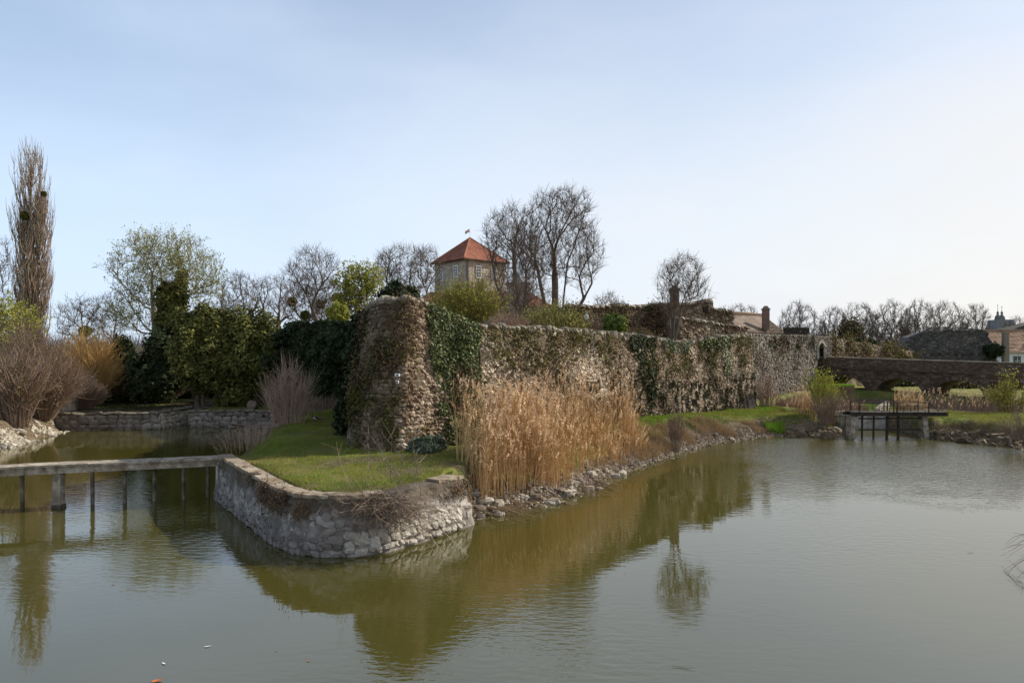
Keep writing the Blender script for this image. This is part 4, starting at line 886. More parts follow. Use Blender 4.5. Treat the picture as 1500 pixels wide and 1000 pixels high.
mb = MB(); mb.box((21.2, 42.5, .35), (4.3, .3, 1.5)); mbpart('wall_slab', mb, m_concrete, t)
for x, w in ((20.3, 1.1), (21.7, .9), (22.6, .6)): mb = MB(); mb.box((x, 42.33, .3), (w, .06, 1.1)); mbpart('board_panel', mb, m_concdark if x < 21 else m_concrete, t)
m_deck2 = mat('stained channel concrete', [(0, (.08, .065, .045)), (.5, (.2, .17, .13)), (1, (.4, .35, .28))], scale=3, bump=.6, bscale=20)
t = thing('channel_wall', 'long concrete channel side running from the sluice towards the bridge', 'wall', (25, 46, 0))
mb = MB(); mb.beam((23.3, 43.6, .45), (27.6, 50.2, .45), .3, 1.4); mbpart('wall_slab', mb, m_deck2, t)
mb = MB(); mb.beam((26.4, 44.2, .5), (26.4, 46.5, .5), .5, 1.7); mbpart('end_block', mb, m_deck2, t)
t = thing('wooden_board', 'dark board leaning against the foot of the curtain wall corner', 'board', (15.8, 45.2, 1))
mb = MB(); mb.beam((15.75, 45.1, 1.0), (15.62, 45.5, 1.85), .95, .06); mbpart('board_panel', mb, m_iron, t)
mb = MB()
for o in (-.3, .3): mb.beam((15.75+o, 45.05, 1.05), (15.62+o, 45.45, 1.8), .06, .04)
mbpart('batten', mb, m_darkwood, t)
t = thing('mossy_block', 'grass topped masonry block in the moat before the grey wall', 'ruin', (20.7, 53, .4))
p_ = pt(1225, 570, 52)
mb = MB(); mb.box((p_[0]-.2, 52, 1.2), (2.7, 1.6, 1.9), taper=.9); mbpart('block_body', mb, m_stone_dk, t)
V, F = blades(np.c_[rng.uniform(p_[0]-1.5, p_[0]+1.1, 3000), rng.uniform(51.25, 52.75, 3000), np.full(3000, 2.14)], .18, .03); part('grass_top', V, F, m_lushgrass, t, stuff=True)

# ------------------------------------------------------------ houses and church on the far right
t = thing('white_house', 'long white walled house with a pale orange tiled roof on the far right', 'house', (66, 87, 2.5))
A0 = np.array((60.0, 84.0)); D_ = np.array((.98, -.2)); D_ /= np.linalg.norm(D_); Q = np.array((-D_[1], D_[0]))
hp = lambda s, o, z: np.array((*(A0+D_*s+Q*o), z))
mb = MB(); mb.slab([hp(0, 0, 0)[:2], hp(26, 0, 0)[:2], hp(26, 7, 0)[:2], hp(0, 7, 0)[:2]], 1.8, 4.7)
mb.add([hp(0, 0, 4.7), hp(0, 7, 4.7), hp(0, 3.5, 7.0)], [(0, 1, 2)]); mbpart('wall', mb, m_white, t)
e0, e1, r0, r1, k0, k1 = hp(-.3, -.5, 4.5), hp(26.3, -.5, 4.5), hp(-.3, 3.5, 7.25), hp(26.3, 3.5, 7.25), hp(-.3, 7.5, 4.5), hp(26.3, 7.5, 4.5)
mb = MB(); mb.add([e0, e1, r1, r0], [(0, 1, 2, 3)]); mb.add([r0, r1, k1, k0], [(0, 1, 2, 3)]); rf = mbpart('roof', mb, m_orangeold, t); tiled(e0, e1, r1, r0, m_orangeold, 16, 60, 'roof_tiles', rf)
mb = MB(); mb.beam(hp(-.3, 3.5, 7.33), hp(26.3, 3.5, 7.33), .3, .16); mbpart('ridge_tiles', mb, m_orangeold, rf)
for s_ in (1.9, 3.9, 5.9, 8, 10): 
    mb = MB(); mb.slab([hp(s_-.4, -.06, 0)[:2], hp(s_+.4, -.06, 0)[:2], hp(s_+.4, .0, 0)[:2], hp(s_-.4, .0, 0)[:2]], 2.6, 4.05); w_ = mbpart('window', mb, m_greystone, t)
    mb = MB(); mb.slab([hp(s_-.3, -.09, 0)[:2], hp(s_+.3, -.09, 0)[:2], hp(s_+.3, -.065, 0)[:2], hp(s_-.3, -.065, 0)[:2]], 2.7, 3.95); part('pane', *mb.get(), m_glass, w_)
    mb = MB(); mb.beam(hp(s_, -.1, 2.7), hp(s_, -.1, 3.95), .05, .03); mb.beam(hp(s_-.3, -.103, 3.5), hp(s_+.3, -.103, 3.5), .03, .05); part('glazing_bars', *mb.get(), m_white, w_)
mb = MB(); f = lambda s_, v, l: (e0+(e1-e0)*s_)*(1-v)+(r0+(r1-r0)*s_)*v+np.array((0, -.03, l))
mb.add([f(.19, .55, .15), f(.25, .55, .15), f(.25, .85, .15), f(.19, .85, .15), f(.19, .55, .0), f(.25, .55, 0), f(.25, .85, 0), f(.19, .85, 0)], [(0, 1, 2, 3), (0, 4, 5, 1), (1, 5, 6, 2), (3, 2, 6, 7), (0, 3, 7, 4)]); mbpart('skylight', mb, m_glass, rf)
mb = MB(); mb.box(hp(6.9, 3.0, 7.6), (.8, .6, 1.3)); mbpart('chimney', mb, m_brick, rf)
t = thing('dark_roofed_house', 'dark roofed house peeping up behind the orange roof at the right edge', 'house', (78, 105, 2))
mb = MB(); mb.box((79.5, 106, 4.5), (9, 7, 5)); mbpart('wall', mb, m_tower, t)
mb = MB(); mb.slab([(74.5, 102), (84.5, 102), (84.5, 110), (74.5, 110)], 7, 7.2); mb.add([(74.5, 102, 7.2), (84.5, 102, 7.2), (84.5, 110, 7.2), (74.5, 110, 7.2), (79.5, 106, 9.0)], [(0, 1, 4), (1, 2, 4), (2, 3, 4), (3, 0, 4)]); mbpart('roof', mb, m_darkwood, t)
mb = MB(); mb.box((79.0, 104.5, 9.0), (.7, .7, 1.6)); mbpart('chimney', mb, m_brick, t)
t = thing('red_roofed_house', 'house with a dull red roof left of the orange roof behind the ruin', 'house', (60, 92, 2))
mb = MB(); mb.box((58.9, 93, 3.6), (8.0, 6, 3.6)); mbpart('wall', mb, m_tower, t)
mb = MB(); q = [(54.5, 89.5, 5.4), (63.2, 89.5, 5.4), (63.2, 96.5, 5.4), (54.5, 96.5, 5.4), (57.4, 93, 7.1), (62.9, 93, 7.1)]; mb.add(q, [(0, 1, 5, 4), (2, 3, 4, 5)]); mb.add(q, [(1, 2, 5), (3, 0, 4)]); rf = mbpart('roof', mb, m_oldtile, t); tiled(q[0], q[1], q[5], q[4], m_oldtile, 12, 34, 'roof_tiles', rf)
t = thing('church', 'distant haze grey twin towered church rising above the bare trees', 'church', (215, 300, 2)); Yc = 300
cx = gx(1466, Yc)
mb = MB(); mb.box((cx, Yc, 7.5), (9.5, 8, 11)); mb.box((cx, Yc, 15), (8.4, 8, 5), taper=.82); mbpart('facade', mb, m_church, t)
mb = MB(); mb.box((gx(1425, Yc), Yc+18, 7), (20, 14, 10)); mbpart('nave_wall', mb, m_church, t)
mb = MB(); x0, x1 = gx(1396, Yc), gx(1452, Yc); q = [(x0, Yc+8, 11.6), (x1, Yc+8, 11.6), (x1, Yc+26, 11.6), (x0, Yc+26, 11.6), (x0, Yc+17, 14.8), (x1, Yc+17, 14.8)]; mb.add(q, [(0, 1, 5, 4), (2, 3, 4, 5)]); mb.add(q, [(1, 2, 5), (3, 0, 4)]); mbpart('nave_roof', mb, m_slate, t)
for px, zt in ((1461.5, 24.3), (1467.5, 23.6)):
    x = gx(px, Yc)
    mb = MB(); mb.box((x, Yc, 16.8), (1.75, 1.75, 3.0)); tw = mbpart('tower', mb, m_church, t)
    mb = MB(); mb.revolve((x, Yc, 18.3), [(1.1, 0), (1.15, .4), (.8, 1.0), (.35, 1.6), (.5, 2.1), (.45, 2.5), (.1, 3.1), (.04, zt-18.3)], 12); part('dome', *mb.get(), m_slate, tw)
    mb = MB(); mb.beam((x-.35, Yc, zt-.45), (x+.35, Yc, zt-.45), .1, .1); mb.beam((x, Yc, zt-.9), (x, Yc, zt), .1, .1); part('cross', *mb.get(), m_iron, tw)
    for k in (-1,): mb = MB(); mb.box((x, Yc-.9, 16.9), (.6, .1, 1.5)); part('belfry_opening', *mb.get(), m_darkwood, tw)
# small hut behind the left shrubs
t = thing('garden_hut', 'low flat roofed hut half hidden behind the brown shrubs on the left bank', 'hut', (-30, 41, 1))
mb = MB(); mb.box((-31, 42.5, 1.9), (6.2, 3, 1.9)); mbpart('wall', mb, m_palerock, t); mb = MB(); mb.box((-31, 42.4, 2.95), (6.8, 3.6, .16)); mbpart('roof', mb, m_darkwood, t)
mb = MB(); mb.box((-27.72, 40.9, 2.0), (.22, .22, 1.9)); mbpart('corner_post', mb, m_tile, t)
mb = MB(); mb.box((-30, 40.98, 1.9), (.8, .06, .9)); w_ = mbpart('window', mb, m_darkwood, t)

# ------------------------------------------------------------ trees
def grow(base, ell, ntg, trunk_h, r, step=.5, ka=.8, kv=.6, up=.3, wob=.06, lean=(0, 0), shell=.55, trunks=None):
    """nodes of a branching skeleton reaching targets spread in the ellipsoids ell [(cx,cy,cz,rx,ry,rz)]"""
    base = np.asarray(base, float); MAXN = 60000
    P = np.zeros((MAXN, 3)); D = np.zeros((MAXN, 3)); par = np.full(MAXN, -1); n = 0; chains = []
    trunks = trunks or [(0, 0, trunk_h)]
    for tx, ty, th in trunks:
        k = max(3, int(th/step)); ch = []
        for i in range(k+1):
            f = i/k; w = np.array((math.sin(f*3+tx*2)*wob*th*.3, math.cos(f*2.3)*wob*th*.3, 0))*f
            P[n] = base+np.array((tx*f+lean[0]*f, ty*f+lean[1]*f, th*f))+w+np.array((tx*.15, ty*.15, 0)); D[n] = (0, 0, 1)
            par[n] = n-1 if i else -1; ch.append(n); n += 1
        chains.append(ch)
    vol = np.array([e[3]*e[4]*e[5] for e in ell]); vol = vol**.7/ (vol**.7).sum(); pick = r.choice(len(ell), ntg, p=vol); E = np.array(ell)[pick]
    q = r.normal(size=(ntg, 3)); q /= np.linalg.norm(q, axis=1, keepdims=True); rad = np.where(r.random(ntg) < shell, r.uniform(.85, 1.0, ntg), r.random(ntg)**.4)
    TG = E[:, :3]+q*rad[:, None]*E[:, 3:]; TG = TG[TG[:, 2] > base[2]+.15*trunk_h]
    z = np.array((0, 0, 1.))
    for T in TG:
        d = T-P[:n]; L_ = np.linalg.norm(d, axis=1)+1e-6; dn = d/L_[:, None]
        cost = L_*(1+ka*(1-(dn*D[:n]).sum(1))+kv*(1-dn[:, 2])+4*np.clip(-dn[:, 2]-.1, 0, 1)); j = int(np.argmin(cost)); Ld = L_[j]
        if Ld < step*.4: continue
        k = max(1, int(round(Ld/step))); p0 = P[j]; dd = D[j]*.4+z*up*.7+dn[j]*.7; dd /= np.linalg.norm(dd); c1 = p0+dd*Ld*.38; ch = [j]
        if n+k >= MAXN: break
        for i in range(1, k+1):
            f = i/k; p = p0*(1-f)**2+c1*2*f*(1-f)+T*f*f
            if i < k: p = p+r.normal(size=3)*wob*step
            P[n] = p; v = p-P[ch[-1]]; D[n] = v/(np.linalg.norm(v)+1e-9); par[n] = ch[-1]; ch.append(n); n += 1
        chains.append(ch)
    return P[:n], D[:n], par[:n], chains
def radii(P, par, r0, expo=2.55):
    a = np.zeros(len(P)); has = np.zeros(len(P), bool)
    for i in range(len(P)-1, -1, -1):
        if a[i] == 0: a[i] = r0**expo
        a[i] += r0**expo*.03
        if par[i] >= 0: a[par[i]] += a[i]
    return a**(1/expo)
def tree_parts(t, base, ell, ntg, trunk_h, seed, r0=.012, step=.5, twn=5, twl=.8, bark=None, twig=None, leafm=None, leafn=0, leafs=.12, rtrunk=None, upt=.5, thick=.03, **kw):
    r = np.random.default_rng(seed); P, D, par, ch = grow(base, ell, ntg, trunk_h, r, step, **kw); R = radii(P, par, r0)
    if rtrunk:
        k = rtrunk/R.max(); f = R/R.max(); R = r0+(R-r0)*(rtrunk-r0)/(R.max()-r0) if k < 1 else R*(1+(k-1)*f**2.2)
    TB = Tubes(); TC = Tubes()
    for c in ch:
        rr = R[c].copy(); rr[0] = min(rr[0], rr[1]*1.25) if len(c) > 1 and par[c[1]] == c[0] and c[0] != 0 else rr[0]
        (TB if rr.max() > thick else TC).add(P[c], rr, 7 if rr.max() > .1 else (5 if rr.max() > .04 else 3))
    f = np.where(R < r0*4.5)[0]
    if len(f) and twn:
        f = np.repeat(f, twn); d = D[f]*.7+r.normal(size=(len(f), 3))*.55+np.array((0, 0, upt)); d /= np.linalg.norm(d, axis=1, keepdims=True)
        l = twl*r.uniform(.4, 1.35, len(f))[:, None]; p0 = P[f]; p1 = p0+d*l*.5; d2 = d+r.normal(size=d.shape)*.3+np.array((0, 0, .15)); d2 /= np.linalg.norm(d2, axis=1, keepdims=True); p2 = p1+d2*l*.5
        TC.addmany(np.stack([p0, p1, p2], 1), np.tile(np.array([r0*.85, r0*.7, r0*.45]), (len(f), 1)), 3)
        tips = p2
    else: tips = P[R < r0*3]
    if TB.g: part('trunk', *TB.get(), bark or m_bark, t, smooth=True)
    part('twigs', *TC.get(), twig or m_twig, t, stuff=True)
    if leafm:
        k = r.integers(0, len(tips), leafn); V, F = leaves(tips[k]+r.normal(size=(leafn, 3))*leafs*1.2, leafs, r=r); part('leaves', V, F, leafm, t, stuff=True)
    return P, R
def tree(name, label, bpx, bpy, Y, ells, ntg, th_px, seed, group=None, cat='tree', base_z=None, **kw):
    """ells in photograph pixels (cx,cy,rx,ry) at depth Y"""
    b = pt(bpx, bpy, Y); 
    if base_z is not None: b[2] = base_z
    t = thing(name, label, cat, b, group); k = Y/1000
    el = []
    for e in ells:
        c = pt(e[0], e[1], Y); el.append((c[0], c[1]+(e[4] if len(e) > 4 else 0), c[2], e[2]*k, max(e[2], e[3]*.6)*k*.85, e[3]*k))
    if 'trunks' in kw: kw['trunks'] = [(a_*k, b_*k, c_*k) for a_, b_, c_ in kw['trunks']]
    tree_parts(t, b, el, ntg, th_px*k, seed, **kw); return t, b, el

BIRD = None
# poplar: two close upright stems
def poplar(name, label, px, Y, H_, W_, seed, stems=((0, 1.0), (.55, .8), (-.5, .72))):
    r = np.random.default_rng(seed); b = np.array((gx(px, Y), Y, 1.3)); t = thing(name, label, 'tree', b); TB = Tubes(); TC = Tubes()
    for sx_, hs in stems:
        hh = H_*hs; k = 14; s = np.linspace(0, 1, k); x = b[0]+sx_*(.35+1.3*s**.7)+.1*np.sin(s*7+sx_); y = b[1]+.25*np.sin(s*4+sx_*3); z = b[2]+hh*s
        P = np.c_[x, y, z]; TB.add(P, .26*hs*(1-s)**.8+.02, 8)
        n = int(85*hs); z0 = r.uniform(.07, .93, n); a = r.uniform(0, 2*PI, n); env = W_*np.interp(z0, [0, .12, .35, .6, .85, 1], [.5, .75, 1.0, .9, .5, .12])*(1 if sx_ == 0 else .6)*r.uniform(.45, 1.0, n)
        L_ = np.minimum(hh*r.uniform(.16, .34, n), hh*(1.03-z0)); p0 = np.c_[np.interp(z0, s, x), np.interp(z0, s, y), b[2]+hh*z0]; q = np.linspace(0, 1, 8)[None, :, None]
        off = np.c_[np.cos(a), np.sin(a), 0*a]*env[:, None]; Q = p0[:, None]+off[:, None]*(1-(1-q)**2.2)+np.array((0, 0, 1.))*L_[:, None, None]*q**1.15; Q = Q+r.normal(size=Q.shape)*.035
        rr = (.03+.05*(L_/L_.max()))[:, None]*(1.05-q[..., 0]); TB.addmany(Q, rr*1.0, 4)
        i = np.repeat(np.arange(n), 17); j = r.integers(1, 7, len(i)); c = Q[i, j]+(Q[i, j+1 if False else j]-Q[i, j-1])*r.random((len(i), 1)); d = np.c_[r.normal(size=(len(i), 2))*.28, np.ones(len(i))]; l = r.uniform(.5, 1.9, len(i))[:, None]; m_ = c+d*l*.5+r.normal(size=c.shape)*.05
        TC.addmany(np.stack([c, m_, m_+np.c_[d[:, :2]*.3, d[:, 2:]]*l*.5], 1), np.tile(np.array([.018, .014, .008]), (len(i), 1)), 3)
    part('trunk', *TB.get(), m_poplarbark, t, smooth=True); part('twigs', *TC.get(), m_poplar, t, stuff=True)
m_poplarbark = mat('poplar bark', [(0, (.1, .07, .045)), (.6, (.2, .145, .1)), (1, (.32, .25, .185))], scale=2.5, bump=.6, bscale=12, stretch=(1, 1, .25))
poplar('poplar_tree', 'very tall narrow bare poplar with upswept branches on the left', 46, 60, 20.0, 2.05, 21)
def mist(px, py, Y, rp, label):
    t = thing('mistletoe', label, 'mistletoe', pt(px, py, Y)); c = pt(px, py, Y); n = 900; q = rng.normal(size=(n, 3)); q /= np.linalg.norm(q, axis=1, keepdims=True)
    V, F = leaves(c+q*rp*Y/1000*rng.random((n, 1))**.4, .13, aspect=2.2); part('leaves', V, F, m_mistle, t, stuff=True)
    TT = Tubes(); q = q[:60]; TT.addmany(np.stack([c+q*0, c+q*rp*Y/1000*.9], 1), np.full((60, 2), .012), 3); part('stems', *TT.get(), m_mistle, t, stuff=True)
mist(37, 316, 59.2, 6, 'round mistletoe ball high in the tall poplar')
mist(64, 284, 59.5, 3, 'smaller dark clump near the top right of the poplar')
tree('bare_tree', 'bare tree cut by the left edge of the photo behind the poplar', -50, 520, 52, [(-55, 400, 62, 105)], 260, 80, 5, base_z=1.3, r0=.013, twig=m_twigdark, twn=5)
tree('young_tree', 'yellow green budding small tree at the left edge below the poplar', 5, 525, 50, [(5, 480, 42, 36)], 200, 20, 6, base_z=1.3, r0=.012, leafm=m_yellowleaf, leafn=3500, leafs=.13)
# budding plane tree with ivy-clad stem
t2, b, el = tree('plane_tree', 'large spreading tree with pale green buds and an ivy clad trunk', 248, 560, 58, [(215, 395, 52, 50), (255, 385, 48, 42), (292, 408, 38, 32), (205, 455, 42, 34), (300, 445, 26, 20)], 650, 95, 31, base_z=1.2,
     ka=.55, kv=.2, up=.2, step=.55, r0=.0135, twn=5, twl=.9, bark=m_plane, twig=mat('olive twigs', [(0, (.12, .11, .04)), (1, (.26, .22, .1))], bump=0, isl=.4), rtrunk=.42, leafm=m_budleaf, leafn=13000, leafs=.085, trunks=[(-4, 0, 130), (16, 0, 160), (-22, 5, 110)])
def leafmass(name, label, cat, lobes, n, m, size, trunk=None, seed=1, group=None, base=None, aspect=1.5, core=False, stuffname='foliage', lump=.55, lsc=None, spike=0.0):
    """lobes [(x,y,z,rx,ry,rz)] in metres"""
    r = np.random.default_rng(seed); lo = np.array(lobes, float); b = base if base is not None else (lo[0, 0], lo[0, 1], 1.2); t = thing(name, label, cat, b, group)
    lsc = lsc or min(2.0/max(lo[0, 3], .15), 4.5); w = (lo[:, 3]*lo[:, 5]); k = r.choice(len(lo), n, p=w/w.sum()); E = lo[k]; q = r.normal(size=(n, 3)); q /= np.linalg.norm(q, axis=1, keepdims=True)
    rad = np.where(r.random(n) < .72, r.uniform(.8, 1.0, n), r.uniform(.35, .9, n)); P = E[:, :3]+q*E[:, 3:]; f = 1+lump*fbm(P, lsc, 3)
    P = E[:, :3]+q*E[:, 3:]*(rad*f)[:, None]; P = P+r.normal(size=P.shape)*size*.4
    if spike: P[:, 2] += spike*np.abs(r.normal(size=n))*.3
    V, F = leaves(P, size, q+np.array((0, 0, .4)), 1.3, aspect=aspect, r=r); part(stuffname, V, F, m, t, stuff=True)
    if trunk:
        TT = Tubes()
        for x, y, z0, z1, rr in trunk:
            s = np.linspace(0, 1, 6); TT.add(np.c_[x+.15*np.sin(s*4+x), y+.1*np.cos(s*3), z0+(z1-z0)*s], rr*(1.15-.6*s), 7)
        part('trunk', *TT.get(), m_bark, t, smooth=True)
    return t
def E_(px, py, rx, ry, Y, dy=0, deep=1.0): c = pt(px, py, Y); k = Y/1000; return (c[0], c[1]+dy, c[2], rx*k, rx*k*deep, ry*k)
leafmass('ivy', 'dark ivy mantle climbing the trunk of the budding plane tree', 'ivy', [E_(250, 470, 17, 45, 57.6), E_(243, 435, 12, 25, 57.6), E_(266, 415, 7, 24, 57.8), E_(258, 445, 14, 22, 57.5)], 15000, m_thuja, .17, seed=3, base=pt(250, 520, 57.6))
# evergreens by the canal
T_ = lambda px, Y, z0, z1, r_: ((px-750)/1000*Y, Y, z0, z1, r_)
leafmass('thuja_tree', 'broad thuja on bare stems left of the thuja pair, over the inlet', 'evergreen tree', [E_(245, 535, 30, 55, 49), E_(220, 555, 28, 36, 48.5), E_(262, 510, 16, 45, 49.5)], 20000, m_thujadk, .17, trunk=[T_(233, 48.5, 1, 3.4, .12), T_(241, 48.6, 1, 3.8, .16)], seed=11)
leafmass('thuja_tree', 'olive green thuja on two short trunks beside the quay lawn', 'evergreen tree', [E_(293, 530, 32, 52, 46), E_(280, 495, 24, 42, 46), E_(305, 485, 22, 36, 46.4), E_(296, 470, 18, 24, 46)], 22000, m_thuja, .15, trunk=[T_(291, 46, .9, 3.6, .17), T_(299, 46.2, .9, 3.4, .15)], seed=12)
leafmass('thuja_tree', 'wide olive thuja with a forked trunk in the middle of the lawn', 'evergreen tree', [E_(345, 530, 40, 55, 47), E_(322, 500, 24, 42, 46.6), E_(372, 505, 30, 42, 47.5), E_(350, 482, 28, 26, 47)], 26000, m_thuja, .15, trunk=[T_(315, 46.5, .9, 3.4, .13), T_(321, 46.6, .9, 3.6, .15)], seed=13)
leafmass('thuja_tree', 'olive thuja nearest the ivy covered wall', 'evergreen tree', [E_(398, 535, 26, 50, 47), E_(392, 500, 20, 34, 47)], 15000, m_thuja, .15, trunk=[T_(398, 47, .9, 3.4, .13)], seed=14)
leafmass('conifer_bush', 'small dark conical evergreen left of the inlet', 'evergreen bush', [E_(182, 560, 26, 30, 50), E_(178, 535, 16, 34, 50), E_(186, 512, 10, 18, 50)], 11000, m_thujadk, .15, trunk=[T_(182, 50, 1, 2.5, .1)], seed=15)
leafmass('ivy_clad_tree', 'large ivy smothered tree hump above the covered wall, left', 'tree', [E_(445, 510, 42, 38, 47, 0), E_(440, 550, 40, 40, 47, 0)], 22000, m_thujadk, .17, trunk=[T_(445, 47, .8, 4, .2)], seed=16)
leafmass('ivy_clad_tree', 'ivy smothered tree hump next to the bastion', 'tree', [E_(505, 516, 36, 32, 43, 0), E_(500, 550, 34, 34, 43, 0)], 17000, m_thujadk, .15, trunk=[T_(505, 43, 1, 4, .2)], seed=17)
leafmass('evergreen_hedge', 'dark evergreen mass behind the olive thujas', 'hedge', [E_(360, 520, 52, 34, 56), E_(420, 520, 40, 34, 56), E_(300, 550, 60, 40, 56), E_(220, 565, 55, 30, 58)], 22000, m_thujadk, .2, seed=18)
leafmass('yew_bush', 'dark dense bush on top of the bastion', 'bush', [E_(583, 440, 22, 14, 29), E_(575, 436, 12, 12, 29), E_(598, 438, 12, 10, 29), E_(583, 432, 9, 11, 29)], 9000, m_thujadk, .09, seed=19, base=pt(583, 455, 29), aspect=3, spike=.5)
leafmass('ivy_bush', 'yellow green leafy bush at the left shoulder of the bastion', 'bush', [E_(542, 470, 10, 22, 28), E_(552, 455, 8, 10, 28)], 4500, mat('light ivy', [(0, (.04, .07, .012)), (1, (.16, .2, .04))], bump=0, isl=.6, trans=.2), .09, seed=20, base=pt(542, 500, 28))
leafmass('green_shrub', 'rounded green shrub above the curtain wall right of the white dish', 'bush', [E_(902, 474, 15, 15, 40), E_(896, 486, 10, 9, 40)], 7000, mat('fresh shrub', [(0, (.05, .075, .012)), (1, (.16, .2, .04))], bump=0, isl=.6, trans=.2), .1, seed=21, base=pt(902, 490, 40))
leafmass('young_leafing_tree', 'small bright green shrub in front of the bare trees left of the bastion', 'bush', [E_(495, 462, 14, 16, 50)], 3500, m_yellowleaf, .12, seed=22, base=pt(495, 480, 50))
leafmass('lavender_bush', 'silvery grey green bush at the foot of the bastion', 'bush', [(*pt(628, 655, 23.6)[:2], 1.62, .52, .4, .32)], 4500, m_silver, .055, seed=23, base=(pt(628, 655, 23.6)[0], 23.6, 1.3), aspect=3)
for px, py, s_, lb in ((585, 605, 1, 'wiry green bush growing from the lit face of the bastion'), (527, 580, 1.3, 'mossy olive bush on the shaded left flank of the bastion'), (1005, 0, 0, '')):
    if not s_: continue
    Yq = 24.3 if px > 560 else 25.4; c = pt(px, py, Yq)
    leafmass('wall_shrub', lb, 'bush', [(c[0], c[1], c[2], .3*s_, .22*s_, .3*s_)], 1500, m_moss, .05, seed=px, base=c, aspect=2.5)

# back rows left of the bastion
def bt(label, *a, **k): return tree('bare_tree', label, *a, **k)
bt('small bare tree just right of the poplar', 120, 520, 75, [(118, 470, 34, 34)], 260, 30, 41, base_z=1.6, r0=.015, step=.6, twig=m_twigdark, twn=5)
mist(125, 485, 74, 9, 'dark ivy clump in the small bare tree right of the poplar')
bt('thin bare tree between the poplar and the budding plane tree', 163, 520, 78, [(160, 465, 26, 34)], 200, 30, 42, base_z=1.6, r0=.015, step=.6, twig=m_twigdark, twn=5)
bt('rounded bare tree right of the budding plane tree', 352, 520, 75, [(352, 438, 30, 38), (330, 460, 20, 20)], 420, 40, 43, base_z=1.6, r0=.015, step=.6, rtrunk=.25, twn=5)
bt('crooked thick stemmed pollard right of the rounded bare tree', 398, 520, 66, [(400, 430, 30, 26), (385, 460, 18, 20), (420, 455, 16, 18)], 240, 60, 44, base_z=1.6, r0=.013, step=.6, rtrunk=.28, wob=.12, twn=5, trunks=[(-6, 0, 78), (12, 0, 84)])
bt('tall slender bare tree with a round crown over the ivy wall', 465, 525, 62, [(460, 400, 40, 36), (462, 425, 34, 24)], 420, 90, 45, base_z=1.6, r0=.013, step=.5, rtrunk=.2, twn=5)
bt('low bare tree studded with mistletoe behind the slender tree', 438, 525, 70, [(440, 450, 30, 26), (485, 455, 28, 22)], 320, 50, 46, base_z=1.6, r0=.014, step=.6, twn=5)
for i, (x, y, r_) in enumerate([(428, 442, 7), (470, 446, 6), (492, 436, 6), (447, 462, 7), (510, 430, 4)]): mist(x, y, 68, r_, ['mistletoe ball leftmost in the low bare tree', 'mistletoe ball just right of the slender trunk', 'mistletoe ball highest on the right of the low tree', 'lowest mistletoe ball in the low bare tree', 'small mistletoe ball beside the yellow green tree'][i])
tree('leafing_tree', 'yellow green leafing tree left of the bastion top', 520, 520, 60, [(520, 430, 26, 36), (540, 420, 18, 26), (512, 450, 16, 22)], 380, 60, 47, base_z=1.8, r0=.012, step=.5, leafm=m_yellowleaf, leafn=7000, leafs=.12, twn=2)
bt('fan shaped bare tree left of the red roofed tower', 590, 500, 72, [(590, 400, 42, 40), (570, 395, 24, 28)], 460, 60, 48, base_z=5.0, r0=.014, step=.55, rtrunk=.22, twn=5, trunks=[(-8, 0, 70), (10, 0, 74)])
bt('narrow bare tree touching the left wall of the tower', 630, 500, 74, [(625, 405, 24, 44)], 240, 60, 49, base_z=5.0, r0=.014, step=.6, twn=5)
bt('small dry bare tree between the slender tree and leafing tree', 480, 520, 64, [(482, 462, 28, 26)], 220, 30, 50, base_z=1.6, r0=.013, twn=5)
# the big group
bt('largest bare tree with a wide domed crown right of the tower', 815, 470, 60, [(815, 345, 62, 66), (845, 375, 40, 50), (785, 360, 36, 50), (830, 300, 40, 24)], 1050, 50, 61, base_z=5.6, r0=.0125, step=.45, rtrunk=.3, twn=5, twl=.75, ka=.9, kv=.8, up=.45,
   trunks=[(-24, 0, 105), (16, 0, 115), (44, 0, 85), (-52, 4, 80), (-4, 8, 130)])
bt('tall bare tree in front of the tower right wall', 766, 480, 56, [(755, 365, 38, 66), (735, 350, 30, 40), (775, 400, 26, 40)], 620, 60, 62, base_z=5.4, r0=.012, step=.45, rtrunk=.22, twn=5, ka=.9, kv=.8, up=.45, trunks=[(-14, 0, 130), (4, 0, 120), (-34, 0, 90)])
bt('spreading low bare tree with pale stems above the curtain wall', 745, 490, 50, [(740, 435, 44, 40), (790, 450, 40, 30)], 420, 20, 63, base_z=5.2, r0=.01, step=.4, rtrunk=.12, twn=5, trunks=[(-10, 0, 30), (16, 0, 36), (34, 0, 26)])
